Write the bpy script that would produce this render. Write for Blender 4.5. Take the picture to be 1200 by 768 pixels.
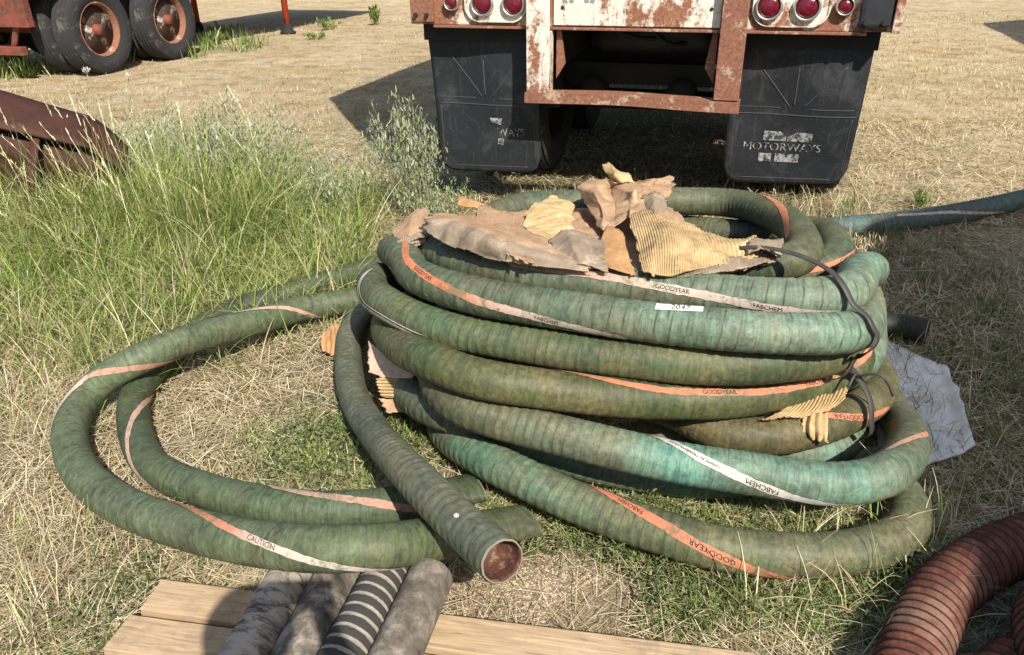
import bpy, bmesh, math, random
import numpy as np
from mathutils import Vector, Matrix, noise as mnoise

for o in list(bpy.data.objects):
    bpy.data.objects.remove(o, do_unlink=True)
scene = bpy.context.scene
col = scene.collection

# ------------------------------------------------------------------ camera
CAM_H, FPX = 1.5, 900.0
PITCH, ROLL = math.radians(27.0), math.radians(-0.8)
_c, _s = math.cos(PITCH), math.sin(PITCH)
FWD = np.array([0, _c, -_s]); _up = np.array([0, _s, _c]); _rt = np.array([1.0, 0, 0])
RGT = _rt*math.cos(ROLL) + _up*math.sin(ROLL)
UPV = -_rt*math.sin(ROLL) + _up*math.cos(ROLL)
CAMP = np.array([0, 0, CAM_H])
cam = bpy.data.cameras.new('Camera')
cam.sensor_fit = 'HORIZONTAL'; cam.sensor_width = 36.0; cam.lens = 36.0*FPX/1200.0
cam.clip_start = 0.05; cam.clip_end = 2000
camo = bpy.data.objects.new('Camera', cam); col.objects.link(camo)
M = Matrix.Identity(4)
for i in range(3):
    M[i][0] = RGT[i]; M[i][1] = UPV[i]; M[i][2] = -FWD[i]; M[i][3] = CAMP[i]
camo.matrix_world = M
scene.camera = camo

# ------------------------------------------------------------------ light
SUN_EL = math.radians(43.0)
LDIR = Vector((-0.345*math.cos(SUN_EL), 0.9386*math.cos(SUN_EL), -math.sin(SUN_EL)))   # direction the light travels
world = bpy.data.worlds.new('World'); scene.world = world; world.use_nodes = True
wn = world.node_tree.nodes; wl = world.node_tree.links
sky = wn.new('ShaderNodeTexSky'); sky.sky_type = 'NISHITA'; sky.sun_disc = False
sky.sun_elevation = SUN_EL
sky.sun_rotation = math.atan2(0.345, -0.9386)
sky.air_density = 1.0; sky.dust_density = 1.6; sky.ozone_density = 1.0
bg = wn.get('Background'); bg.inputs['Strength'].default_value = 0.105
wl.new(sky.outputs[0], bg.inputs['Color'])
sun = bpy.data.lights.new('Sun', 'SUN'); sun.energy = 5.0; sun.angle = math.radians(0.53)
sun.color = (1.0, 0.94, 0.83)
suno = bpy.data.objects.new('Sun', sun); col.objects.link(suno)
suno.rotation_mode = 'QUATERNION'
suno.rotation_quaternion = LDIR.to_track_quat('-Z', 'Y')
suno.location = (3, -6, 8)
scene.view_settings.view_transform = 'Standard'
scene.view_settings.look = 'None'
scene.view_settings.exposure = 0.50
scene.view_settings.gamma = 1.0
scene.view_settings.use_curve_mapping = False

rng = np.random.default_rng(7)
random.seed(7)

# ------------------------------------------------------------------ helpers
def at(px, py, z):
    """point of the place seen at a photograph pixel, lying at height z"""
    r = RGT*(px-600)/FPX + UPV*(384-py)/FPX + FWD
    return CAMP + r*((z-CAM_H)/r[2])

def tag(o, label=None, cat=None, group=None, kind=None):
    if label: o['label'] = label
    if cat: o['category'] = cat
    if group: o['group'] = group
    if kind: o['kind'] = kind
    return o

def link(name, me, mats, parent=None, smooth=False):
    if not isinstance(mats, (list, tuple)): mats = [mats]
    for m in mats:
        if m is not None: me.materials.append(m)
    if smooth:
        me.polygons.foreach_set('use_smooth', [True]*len(me.polygons))
    o = bpy.data.objects.new(name, me); col.objects.link(o)
    if parent is not None: o.parent = parent
    return o

def from_bm(name, bm, mats, parent=None, smooth=False):
    me = bpy.data.meshes.new(name); bm.normal_update(); bm.to_mesh(me); bm.free()
    return link(name, me, mats, parent, smooth)

def empty(name, loc=(0, 0, 0), rz=0.0, parent=None):
    o = bpy.data.objects.new(name, None); col.objects.link(o)
    o.location = loc; o.rotation_euler = (0, 0, rz)
    o.empty_display_size = 0.2
    if parent is not None: o.parent = parent
    return o

def grid_mesh(name, V, nu, nv, closed_v=False, uv=None):
    """V: (nu*nv,3) vertices, quads between; fast"""
    me = bpy.data.meshes.new(name)
    i = np.arange(nu-1)[:, None]*nv
    mv = nv if closed_v else nv-1
    j = np.arange(mv)[None, :]
    jn = (j+1) % nv
    q = np.stack([i+j, i+jn, i+nv+jn, i+nv+j], -1).reshape(-1, 4)
    me.vertices.add(len(V)); me.vertices.foreach_set('co', np.asarray(V, np.float32).ravel())
    me.loops.add(q.size); me.loops.foreach_set('vertex_index', q.ravel().astype(np.int32))
    me.polygons.add(len(q)); me.polygons.foreach_set('loop_start', (np.arange(len(q))*4).astype(np.int32))
    me.update(calc_edges=True); me.validate()
    return me, q

def bbox(bm, x0, x1, y0, y1, z0, z1, bev=0.0, mat=None):
    r = bmesh.ops.create_cube(bm, size=1.0)
    vs = r['verts']
    for v in vs:
        v.co = Vector((x0+(v.co.x+.5)*(x1-x0), y0+(v.co.y+.5)*(y1-y0), z0+(v.co.z+.5)*(z1-z0)))
    if bev > 0:
        es = list({e for v in vs for e in v.link_edges})
        bmesh.ops.bevel(bm, geom=es, offset=bev, segments=2, affect='EDGES', profile=0.6)
    if mat is not None:
        bmesh.ops.transform(bm, matrix=mat, verts=vs)
    return vs

def box_obj(name, ext, m, parent=None, bev=0.004):
    bm = bmesh.new(); bbox(bm, *ext, bev=bev); return from_bm(name, bm, m, parent)

def lathe_bm(profile, n=32, axis='x', bm=None, closed=True):
    """profile list of (a, r): a along axis, r radius"""
    bm = bm or bmesh.new(); rings = []
    for a, r in profile:
        ring = []
        for k in range(n):
            t = 2*math.pi*k/n
            if axis == 'x': co = (a, r*math.cos(t), r*math.sin(t))
            elif axis == 'y': co = (r*math.cos(t), a, r*math.sin(t))
            else: co = (r*math.cos(t), r*math.sin(t), a)
            ring.append(bm.verts.new(co))
        rings.append(ring)
    for A, B in zip(rings[:-1], rings[1:]):
        for k in range(n):
            bm.faces.new((A[k], A[(k+1) % n], B[(k+1) % n], B[k]))
    if closed:
        for ring in (rings[0], rings[-1]):
            try: bm.faces.new(ring)
            except ValueError: pass
    bmesh.ops.recalc_face_normals(bm, faces=bm.faces)
    return bm

def tube_mesh(name, pts, rad, n=8, caps=True):
    pts = np.asarray(pts, float); m = len(pts)
    T = np.gradient(pts, axis=0); T /= np.maximum(np.linalg.norm(T, axis=1), 1e-9)[:, None]
    ref = np.array([0, 0, 1.0]) if abs(T[:, 2]).mean() < .8 else np.array([1.0, 0, 0])
    N = ref-T*(T@ref)[:, None]; N /= np.maximum(np.linalg.norm(N, axis=1), 1e-9)[:, None]
    B = np.cross(T, N); t = np.linspace(0, 2*np.pi, n, endpoint=False)
    rr = np.broadcast_to(np.asarray(rad, float).reshape(-1, 1, 1), (m, 1, 1)) if np.ndim(rad) else rad
    V = pts[:, None]+rr*(np.cos(t)[None, :, None]*N[:, None]+np.sin(t)[None, :, None]*B[:, None])
    me, _ = grid_mesh(name, V.reshape(-1, 3), m, n, closed_v=True)
    if caps:
        bm = bmesh.new(); bm.from_mesh(me); bm.verts.ensure_lookup_table()
        try:
            bm.faces.new([bm.verts[i] for i in range(n)][::-1]); bm.faces.new([bm.verts[(m-1)*n+i] for i in range(n)])
        except ValueError: pass
        bm.to_mesh(me); bm.free()
    return me

def spline(pts, n=1500):
    pts = np.array(pts, float); t = np.r_[0, np.cumsum(np.linalg.norm(np.diff(pts, axis=0), axis=1)**.7)]
    N = len(t); h = np.diff(t); A = np.eye(N); b = np.zeros((N, pts.shape[1]))
    for i in range(1, N-1):
        A[i, i-1] = h[i-1]; A[i, i] = 2*(h[i-1]+h[i]); A[i, i+1] = h[i]
        b[i] = 6*((pts[i+1]-pts[i])/h[i]-(pts[i]-pts[i-1])/h[i-1])
    Mm = np.linalg.solve(A, b)
    tt = np.linspace(0, t[-1], n); k = np.clip(np.searchsorted(t, tt)-1, 0, N-2)
    a = (t[k+1]-tt)[:, None]; bb = (tt-t[k])[:, None]; hk = h[k][:, None]
    return (Mm[k]*a**3+Mm[k+1]*bb**3)/(6*hk)+(pts[k]/hk-Mm[k]*hk/6)*a+(pts[k+1]/hk-Mm[k+1]*hk/6)*bb

def resample(p, ds):
    L = np.r_[0, np.cumsum(np.linalg.norm(np.diff(p, axis=0), axis=1))]
    n = max(4, int(round(L[-1]/ds))); q = np.linspace(0, L[-1], n+1)
    return np.stack([np.interp(q, L, p[:, i]) for i in range(p.shape[1])], 1)

def text_mesh(body, size=1.0):
    cu = bpy.data.curves.new('lettering', 'FONT'); cu.body = body; cu.size = size
    cu.align_x = 'CENTER'; cu.align_y = 'CENTER'; cu.resolution_u = 3
    o = bpy.data.objects.new('tmp', cu); col.objects.link(o)
    dg = bpy.context.evaluated_depsgraph_get()
    me = bpy.data.meshes.new_from_object(o.evaluated_get(dg))
    bpy.data.objects.remove(o, do_unlink=True); bpy.data.curves.remove(cu)
    return me

# ------------------------------------------------------------------ materials
class NT:
    def __init__(s, name, rough=0.8, metallic=0.0, spec=0.4):
        s.m = bpy.data.materials.new(name); s.m.use_nodes = True
        s.t = s.m.node_tree; s.n = s.t.nodes; s.l = s.t.links
        s.b = s.n['Principled BSDF']; s.b.inputs['Roughness'].default_value = rough
        s.b.inputs['Metallic'].default_value = metallic; s.b.inputs['Specular IOR Level'].default_value = spec
        s.tc = s.n.new('ShaderNodeTexCoord')
    def noise(s, scale, detail=4, rough=.6, vec=None, sc3=None, dist=0.0):
        nd = s.n.new('ShaderNodeTexNoise'); nd.inputs['Scale'].default_value = scale
        nd.inputs['Detail'].default_value = detail; nd.inputs['Roughness'].default_value = rough
        nd.inputs['Distortion'].default_value = dist
        v = vec or s.tc.outputs['Object']
        if sc3:
            mp = s.n.new('ShaderNodeMapping'); mp.inputs['Scale'].default_value = sc3
            s.l.new(v, mp.inputs['Vector']); v = mp.outputs[0]
        s.l.new(v, nd.inputs['Vector']); return nd.outputs['Fac']
    def ramp(s, fac, stops):
        r = s.n.new('ShaderNodeValToRGB'); e = r.color_ramp.elements
        while len(e) < len(stops): e.new(0.5)
        for el, (p, c) in zip(e, stops):
            el.position = p; el.color = (*c, 1) if len(c) == 3 else c
        s.l.new(fac, r.inputs[0]); return r.outputs[0]
    def lv(s, fac, a, b):
        return s.ramp(fac, [(a, (0, 0, 0)), (b, (1, 1, 1))])
    def mix(s, fac, a, b, mode='MIX'):
        m = s.n.new('ShaderNodeMix'); m.data_type = 'RGBA'; m.blend_type = mode
        for sock, v in ((m.inputs[0], fac), (m.inputs[6], a), (m.inputs[7], b)):
            if isinstance(v, (int, float)): sock.default_value = v
            elif isinstance(v, tuple): sock.default_value = (*v, 1)
            else: s.l.new(v, sock)
        return m.outputs[2]
    def math(s, op, a, b=None, clamp=False):
        m = s.n.new('ShaderNodeMath'); m.operation = op; m.use_clamp = clamp
        for sock, v in ((m.inputs[0], a), (m.inputs[1], b)):
            if v is None: continue
            if isinstance(v, (int, float)): sock.default_value = v
            else: s.l.new(v, sock)
        return m.outputs[0]
    def bump(s, h, strength=.3, dist=.01):
        b = s.n.new('ShaderNodeBump'); b.inputs['Strength'].default_value = strength
        b.inputs['Distance'].default_value = dist
        s.l.new(h, b.inputs['Height']); s.l.new(b.outputs[0], s.b.inputs['Normal'])
    def color(s, c):
        if isinstance(c, tuple): s.b.inputs['Base Color'].default_value = (*c, 1)
        else: s.l.new(c, s.b.inputs['Base Color'])
        return s.m
    def attr(s, name):
        a = s.n.new('ShaderNodeAttribute'); a.attribute_name = name; return a
    def sep(s, c):
        p = s.n.new('ShaderNodeSeparateColor'); s.l.new(c, p.inputs[0]); return p.outputs
    def sepxyz(s, v):
        p = s.n.new('ShaderNodeSeparateXYZ'); s.l.new(v, p.inputs[0]); return p.outputs
    def rough(s, f, lo, hi):
        mr = s.n.new('ShaderNodeMapRange'); mr.inputs['To Min'].default_value = lo; mr.inputs['To Max'].default_value = hi
        s.l.new(f, mr.inputs['Value']); s.l.new(mr.outputs[0], s.b.inputs['Roughness'])

def simple(name, c, rough=.7, metallic=0.0, spec=.4, var=.25, scale=8, bump=0.15):
    n = NT(name, rough, metallic, spec)
    f = n.noise(scale, 6, .65)
    d = tuple(max(0, x*(1-var)) for x in c); u = tuple(min(1, x*(1+var)) for x in c)
    m = n.color(n.ramp(f, [(.3, d), (.7, u)]))
    if bump: n.bump(n.noise(scale*6, 4), bump, .004)
    return m

def rust_paint(name, paint, amount, scale=6.0, rustdark=(.10, .035, .018), rustpale=(.30, .12, .06), streak=False):  # dark and pale rust tones mixed by fine noise
    n = NT(name, .75, 0, .3)
    big = n.noise(scale, 8, .68, sc3=(1, 1, .45) if streak else None, dist=.35)
    fine = n.noise(scale*7, 6, .7)
    rust = n.ramp(fine, [(.28, rustdark), (.5, tuple((a+b)/2 for a, b in zip(rustdark, rustpale))), (.72, rustpale)])
    pv = n.ramp(n.noise(scale*3, 6, .7), [(.3, tuple(x*.72 for x in paint)), (.65, paint)])
    f = n.math('ADD', n.math('MULTIPLY', big, .8), n.math('MULTIPLY', fine, .25))
    k = n.lv(f, amount-.035, amount+.035)
    n.color(n.mix(k, rust, pv)); n.bump(n.math('ADD', f, fine), .35, .006)
    return n.m

# hose rubber: woven green/teal cover, wrap seams, grime; 'tone' holds weathering per point (R teal, G dirt, B soot)
def hose_material(name, green, teal, dirt, pitch=.03, seam=.5, gmix=.85):
    green = (green[0]*.74, green[1]*.65, green[2]*.52); teal = (teal[0]*.90, teal[1]*.80, teal[2]*.78); dirt = (dirt[0]*.86, dirt[1]*.80, dirt[2]*.72)
    n = NT(name, .58, 0, .42)
    a = n.sep(n.attr('tone').outputs['Color'])
    uv = n.n.new('ShaderNodeUVMap'); uv.uv_map = 'UVMap'
    xyz = n.sepxyz(uv.outputs[0])
    streak = n.noise(1.0, 5, .7, vec=uv.outputs[0], sc3=(95, 5.5, 1))
    blot = n.noise(9, 6, .65, dist=.6)
    fine = n.noise(60, 5, .7)
    t = n.math('ADD', a[0], n.math('MULTIPLY', n.math('SUBTRACT', blot, .5), .55), True)
    c = n.mix(t, green, teal)
    vs = n.ramp(streak, [(.28, (.42, .42, .40)), (.5, (.95, .95, .95)), (.72, (1.55, 1.55, 1.5))])
    c = n.mix(.8, c, vs, 'MULTIPLY')
    mot = n.ramp(n.noise(34, 8, .78, dist=.8), [(.34, (.30, .32, .29)), (.5, (1, 1, 1)), (.66, (1.75, 1.65, 1.5))])
    c = n.mix(.75, c, mot, 'MULTIPLY')
    big = n.noise(5, 7, .68, dist=.5)
    d2 = n.math('ADD', n.math('MULTIPLY', n.math('SUBTRACT', big, .5), 2.6), n.math('SUBTRACT', n.math('MULTIPLY', a[1], 1.25), .12), True)
    d2 = n.math('MULTIPLY', d2, n.math('ADD', n.math('MULTIPLY', streak, 1.1), .42), True)
    dc = n.mix(n.lv(fine, .38, .62), tuple(x*.62 for x in dirt), tuple(min(1, x*1.35) for x in dirt))
    c = n.mix(n.math('MULTIPLY', d2, gmix), c, dc)
    # rubbed pale flecks
    fl = n.math('MULTIPLY', n.lv(n.noise(1.0, 6, .75, vec=uv.outputs[0], sc3=(150, 40, 1)), .60, .74), n.lv(n.noise(7, 5, .6), .46, .64))
    c = n.mix(n.math('MULTIPLY', fl, .5), c, tuple(min(1, x*1.9) for x in dirt))
    gr = n.lv(n.noise(3.2, 8, .74, dist=.9), .47, .66)
    c = n.mix(n.math('MULTIPLY', gr, .62), c, n.mix(n.lv(fine, .4, .6), (.030, .029, .020), (.085, .075, .048)))
    # soot / wet-looking blotches
    so = n.math('MULTIPLY', a[2], n.math('MULTIPLY', n.lv(n.noise(1.0, 7, .72, vec=uv.outputs[0], sc3=(34, 13, 1), dist=1.2), .50, .60), n.lv(n.noise(5.5, 4, .6), .42, .58)), True)
    c = n.mix(n.math('MULTIPLY', so, .75), c, (.018, .024, .018))
    # wrap seam lines
    ph = n.math('FRACT', n.math('ADD', n.math('DIVIDE', xyz[0], pitch), n.math('DIVIDE', xyz[1], .377)))
    ln = n.math('SUBTRACT', 1.0, n.math('MULTIPLY', n.math('ABSOLUTE', n.math('SUBTRACT', ph, .06)), 9.0), True)
    ln = n.math('MULTIPLY', ln, n.lv(n.noise(1.0, 3, .6, vec=uv.outputs[0], sc3=(9, 12, 1)), .40, .62))
    c = n.mix(n.math('MULTIPLY', ln, seam), c, tuple(x*.35 for x in green))
    li = n.math('SUBTRACT', 1.0, n.math('MULTIPLY', n.math('ABSOLUTE', n.math('SUBTRACT', ph, .2)), 8.0), True)
    li = n.math('MULTIPLY', li, n.lv(n.noise(1.0, 3, .6, vec=uv.outputs[0], sc3=(7, 9, 1)), .5, .7))
    c = n.mix(n.math('MULTIPLY', li, seam*.5), c, tuple(min(1, x*1.25) for x in dirt))
    n.color(c)
    n.bump(n.math('ADD', n.math('MULTIPLY', streak, .6), n.math('MULTIPLY', fine, .5)), .6, .005)
    return n.m

G1 = (.040, .082, .050); TEAL = (.150, .310, .250); DIRT = (.20, .185, .115)
M_HOSE = {
 'A': hose_material('hose_olive_green', (.062, .082, .040), TEAL, (.20, .175, .10)),
 'B': hose_material('hose_green_teal', (.050, .088, .050), (.185, .335, .260), (.25, .22, .145), pitch=.042, seam=.75, gmix=.75),
 'C': hose_material('hose_mossy_green', (.042, .085, .034), (.100, .225, .145), (.205, .18, .09)),
 'I': hose_material('hose_drab_olive', (.060, .072, .034), TEAL, (.20, .175, .09)),
 'J': hose_material('hose_low_teal', (.07, .085, .05), TEAL, (.2, .18, .1)),
 'K': hose_material('hose_bright_teal', (.066, .085, .048), (.130, .335, .275), (.23, .205, .13), gmix=.75),
 'M': hose_material('hose_teal_to_olive', (.075, .105, .052), (.100, .275, .195), (.225, .20, .12)),
 'F': hose_material('hose_grey_green', (.080, .112, .085), (.160, .245, .205), (.215, .20, .135), gmix=.8),
 'D': hose_material('hose_blotched_green', (.095, .150, .085), (.160, .275, .165), (.165, .16, .115), gmix=.7),
 'E': hose_material('hose_dark_blotched', (.065, .105, .060), (.115, .225, .135), (.15, .145, .095), gmix=.6),
 'G': hose_material('hose_blue_teal', (.060, .092, .092), (.095, .185, .185), (.2, .2, .17), gmix=.45),
 'H': hose_material('hose_black_green', (.020, .028, .022), (.04, .07, .055), (.08, .075, .05), gmix=.4),
}
def stripe_mat(name, c, wear, pale=(.60, .52, .45)):
    n = NT(name, .7, 0, .3); fa = n.sep(n.attr('fade').outputs['Color'])[0]
    f = n.noise(28, 6, .7); w = n.noise(9, 7, .75, dist=.5)
    base = n.ramp(f, [(.3, tuple(x*.75 for x in c)), (.7, tuple(min(1, x*1.1) for x in c))])
    k = n.math('ADD', fa, n.math('MULTIPLY', n.math('MULTIPLY', n.math('SUBTRACT', w, .5), fa), 1.2), True)
    base = n.mix(k, base, n.ramp(f, [(.3, tuple(x*.8 for x in pale)), (.7, pale)]))
    n.color(n.mix(n.math('MULTIPLY', n.lv(n.math('ADD', n.math('MULTIPLY', w, .6), n.math('MULTIPLY', n.noise(75, 5, .75), .4)), .49, .58), wear), base, (.13, .14, .075)))
    return n.m
M_ORANGE = stripe_mat('stripe_orange', (.54, .185, .095), .75)
M_PALE = stripe_mat('stripe_faded_pink', (.60, .43, .34), .6)
M_WHITE = stripe_mat('stripe_white', (.56, .54, .48), .6)
M_SALMON = stripe_mat('stripe_salmon', (.46, .23, .16), .8)
M_INK = simple('black_print', (.02, .02, .018), .8, bump=0)

HR = .057
class Hose:
    def __init__(s, key, pts, radius=HR, ds=.0075, sides=24, pitch=.03, amp=.0011, flat_end=None, open_end=True):
        d = resample(spline(pts, 1500), ds)
        T = np.gradient(d, axis=0); T /= np.linalg.norm(T, axis=1)[:, None]
        up = np.array([0, 0, 1.0]); N = up-T*(T@up)[:, None]; N /= np.linalg.norm(N, axis=1)[:, None]
        s.d, s.T, s.N, s.B, s.ds, s.R = d, T, N, np.cross(T, N), ds, radius
        s.S = np.arange(len(d))*ds; s.pitch = pitch; s.amp = amp
        s.sq = np.zeros(len(d)); s.sides = sides
        if flat_end is not None:
            L = s.S[-1]; s.sq = flat_end*np.clip((s.S-(L-.30))/.30, 0, 1)**1.5
    def surf(s, ss, ph, off=0.0):
        ss = np.asarray(ss, float); ph = np.asarray(ph, float)
        i = np.clip(ss/s.ds, 0, len(s.d)-1.001); k = i.astype(int); f = (i-k)[..., None]
        g = lambda A: A[k]*(1-f)+A[k+1]*f
        sq = (s.sq[k]*(1-f[..., 0])+s.sq[k+1]*f[..., 0])[..., None]
        r = s.R+off
        base = g(s.d)-np.array([0, 0, 1.0])*sq*s.R*.85
        return base+(r*(1-sq))*np.cos(ph)[..., None]*g(s.N)+(r*(1+sq*.45))*np.sin(ph)[..., None]*g(s.B)
    def mesh(s, name, tone):
        n = s.sides; ph = np.linspace(-np.pi, np.pi, n+1)
        SS, PP = np.meshgrid(s.S, ph[:-1], indexing='ij')
        x = (SS/s.pitch+PP/(2*np.pi)) % 1.0
        prof = s.amp*np.where(x < .12, -1.5+x/.12*2.2, .7-.9*(x-.12))
        V = s.surf(SS, PP)
        nx = np.sin(SS*17.3+PP*2)*.5+np.sin(SS*7.1-PP*3+1)*.5
        off = (prof+nx*.0009)[..., None]
        dirs = np.cos(PP)[..., None]*s.N[:, None]+np.sin(PP)[..., None]*s.B[:, None]
        V = V+dirs*off
        me, q = grid_mesh(name, V.reshape(-1, 3), len(s.S), n, closed_v=True)
        uvl = me.uv_layers.new(name='UVMap')
        u = SS.reshape(-1)[q]; jj = (q % n).astype(float)
        wrap = (jj.max(1)-jj.min(1)) > n/2
        jj[wrap] = np.where(jj[wrap] == 0, n, jj[wrap])
        v = jj/n*2*np.pi*s.R
        uvl.data.foreach_set('uv', np.stack([u, v], -1).astype(np.float32).ravel())
        at_ = me.color_attributes.new('tone', 'FLOAT_COLOR', 'POINT')
        c = np.ones((len(s.S), n, 4), np.float32)
        c[..., 0] = np.interp(s.S, [k[0] for k in tone['t']], [k[1] for k in tone['t']])[:, None]
        c[..., 1] = tone.get('d', .35)+.30*np.clip(-np.cos(ph[:-1])-.05, 0, 1)[None]*tone.get('low', 1.0); c[..., 2] = tone.get('s', .1)
        at_.data.foreach_set('color', c.ravel())
        return me
    def strip(s, name, keys, width, mat, parent, off=.0022, taper=True, ext=0.0, fade=((0, 0), (1, 0))):
        ks = [k[0] for k in keys]; kp = [k[1] for k in keys]
        if ext:
            m0 = np.clip((kp[1]-kp[0])/(ks[1]-ks[0]), -6, 6); m1 = np.clip((kp[-1]-kp[-2])/(ks[-1]-ks[-2]), -6, 6)
            e0 = min(ext, ks[0]); e1 = min(ext, s.S[-1]-ks[-1]-.02)
            ks = [ks[0]-e0]+ks+[ks[-1]+e1]; kp = [kp[0]-m0*e0]+kp+[kp[-1]+m1*e1]
        ss = np.arange(ks[0], ks[-1], .008)
        # smooth angle
        pp = np.interp(ss, ks, kp); w = 9
        pad = np.pad(pp, w, mode='edge'); pp = np.convolve(pad, np.ones(2*w+1)/(2*w+1), 'valid')
        cr = np.linspace(-.5, .5, 4); width = width*.78
        wid = np.full(len(ss), width/s.R)
        if taper: wid *= np.clip(np.minimum(ss-ss[0], ss[-1]-ss)/.03+.25, .25, 1)
        # width is measured across the stripe, so widen the angle span where it runs across the hose
        wid = wid*(1+.06*np.sin(ss*61)+.05*np.sin(ss*143)+rng.normal(0, .05, len(ss)))
        dphi = np.gradient(pp, ss)*s.R
        wid = wid*np.sqrt(1+np.clip(dphi, -2, 2)**2)
        P2 = pp[:, None]+cr[None]*wid[:, None]; S2 = np.broadcast_to(ss[:, None], P2.shape)
        V = s.surf(S2, P2, off)
        me, q = grid_mesh(name, V.reshape(-1, 3), len(ss), 4)
        fq = np.interp((ss-keys[0][0])/(keys[-1][0]-keys[0][0]), [q_[0] for q_ in fade], [q_[1] for q_ in fade])
        fa = me.color_attributes.new('fade', 'FLOAT_COLOR', 'POINT')
        fa.data.foreach_set('color', np.repeat(np.stack([fq, fq, fq, 0*fq+1], -1), 4, 0).astype(np.float32).ravel())
        o = link(name, me, mat, parent, True)
        s._k = (ss, pp)
        return o
    def write(s, body, s0, keys, height, mat, parent, sgn, upside=False, off=.0032):
        me = text_mesh(body, height*1.35)
        n = len(me.vertices); co = np.zeros(n*3); me.vertices.foreach_get('co', co); co = co.reshape(-1, 3)
        kk = [k[0] for k in keys]; kp = [k[1] for k in keys]
        f = -1 if upside else 1
        ss = s0+sgn*f*co[:, 0]
        pp = np.interp(ss, kk, kp)+(-sgn)*f*co[:, 1]/s.R
        V = s.surf(ss, pp, off)
        me.vertices.foreach_set('co', V.ravel()); me.update()
        return link('lettering', me, mat, parent)

def hose_end(h, i, parent, mat, inner):
    """open end: wall ring + bore"""
    sgn = 1 if i else -1; k = -1 if i else 0
    c, T, N, B = h.d[k], h.T[k]*sgn, h.N[k], h.B[k]; sq = h.sq[k]
    c = c-np.array([0, 0, 1.0])*sq*h.R*.85
    bm = bmesh.new(); n = 28
    prof = [(0.0, h.R*.99), (.004, h.R*.97), (.004, h.R*.91), (-.012, h.R*.895), (-.10, h.R*.89)]
    rings = []
    for a, r in prof:
        ring = []
        for j in range(n):
            t = 2*math.pi*j/n
            j_ = 1+.015*math.sin(j*2.3)
            p = c+T*a+N*math.cos(t)*r*(1-sq)*j_+B*math.sin(t)*r*(1+sq*.45)*j_
            ring.append(bm.verts.new(p))
        rings.append(ring)
    for r in range(len(rings)-1):
        for j in range(n):
            f = bm.faces.new((rings[r][j], rings[r][(j+1) % n], rings[r+1][(j+1) % n], rings[r+1][j]))
            f.material_index = 0 if r < 2 else 1
    f = bm.faces.new(rings[-1]); f.material_index = 1
    bmesh.ops.recalc_face_normals(bm, faces=bm.faces)
    return from_bm('hose_end', bm, [mat, inner], parent, True)

# ================================================================== ground
# patches given as (x, y, rx, ry, green, bare)
PATCH = [(-1.9, 4.0, 1.3, .9, .9, 0), (-2.2, 3.2, .8, .5, .5, 0), (-.62, 2.05, .25, .3, .8, 0), (-.3, 2.25, .25, .3, .8, 0),
         (.12, 1.45, .40, .21, .0, 1.0), (.35, 1.62, .5, .16, .75, 0), (.75, 1.38, .45, .14, .55, 0), (1.7, 2.2, .7, .8, .45, 0),
         (2.5, 4.45, .25, .12, .7, 0), (1.9, 3.2, .5, .5, .25, 0), (-.75, 4.9, .5, .5, .6, 0), (-6.4, 10.9, .9, .5, .9, 0),
         (.4, 2.3, .9, .9, .5, 0), (-1.1, 1.65, .2, .15, .35, 0), (-.9, 1.3, .35, .2, .4, 0), (1.2, 4.6, 1.3, .8, .3, 0),
         (-.6, 2.6, .22, .22, 0, .8), (-4.6, 12.6, .9, .5, .5, 0), (2.4, 7.0, 1.0, .8, .25, 0), (0.5, 6.5, 2.5, 2.0, .3, 0), (-2.5, 9.5, 1.2, .5, .22, 0), (-3.6, 13.0, 1.5, .6, .2, 0), (4.5, 9.0, 1.5, .8, .2, 0), (3.0, 5.6, .8, .4, .2, 0)]
def patches(x, y):
    g = np.zeros_like(x); b = np.zeros_like(x)
    for (cx, cy, rx, ry, gg, bb) in PATCH:
        w = np.exp(-(((x-cx)/rx)**2+((y-cy)/ry)**2)**1.5)
        g = np.maximum(g, gg*w); b = np.maximum(b, bb*w)
    return g, b

def ground_shade(x, y):
    # shade painted into the ground: under the trailer and between the near litter
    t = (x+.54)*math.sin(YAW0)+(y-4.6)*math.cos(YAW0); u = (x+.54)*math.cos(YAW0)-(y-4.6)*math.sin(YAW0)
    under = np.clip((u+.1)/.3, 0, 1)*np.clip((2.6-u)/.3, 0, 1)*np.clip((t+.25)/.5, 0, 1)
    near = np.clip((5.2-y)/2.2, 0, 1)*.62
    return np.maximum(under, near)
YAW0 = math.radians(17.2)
def axis_coords(lo, f0, f1, hi, fine, nc):
    a = f0-(np.geomspace(1, f0-lo+1, nc)[::-1]-1); b = f1+(np.geomspace(1, hi-f1+1, nc)-1)
    return np.unique(np.r_[a, np.arange(f0, f1, fine), b])
gx = axis_coords(-300, -5, 5, 300, .07, 40); gy = axis_coords(-60, .3, 9, 600, .07, 40)
GX, GY = np.meshgrid(gx, gy, indexing='ij')
GZ = .010*np.sin(GX*2.1+GY*1.3)*np.sin(GY*1.7-.4*GX)+.006*np.sin(GX*9+2)*np.sin(GY*8.3)-.012
GZ += np.where((GY > 9) | (np.abs(GX) > 5), .02*np.sin(GX*.5)*np.sin(GY*.4), 0)
gme, gq = grid_mesh('ground', np.stack([GX, GY, GZ], -1).reshape(-1, 3), len(gx), len(gy))
gg, gb = patches(GX.ravel(), GY.ravel())
ga = gme.color_attributes.new('cover', 'FLOAT_COLOR', 'POINT')
ga.data.foreach_set('color', np.stack([gg, gb, ground_shade(GX.ravel(), GY.ravel()), 0*gg+1], -1).astype(np.float32).ravel())
n = NT('dry_grass_ground', .95, 0, .1)
cv = n.sep(n.attr('cover').outputs['Color'])
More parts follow.
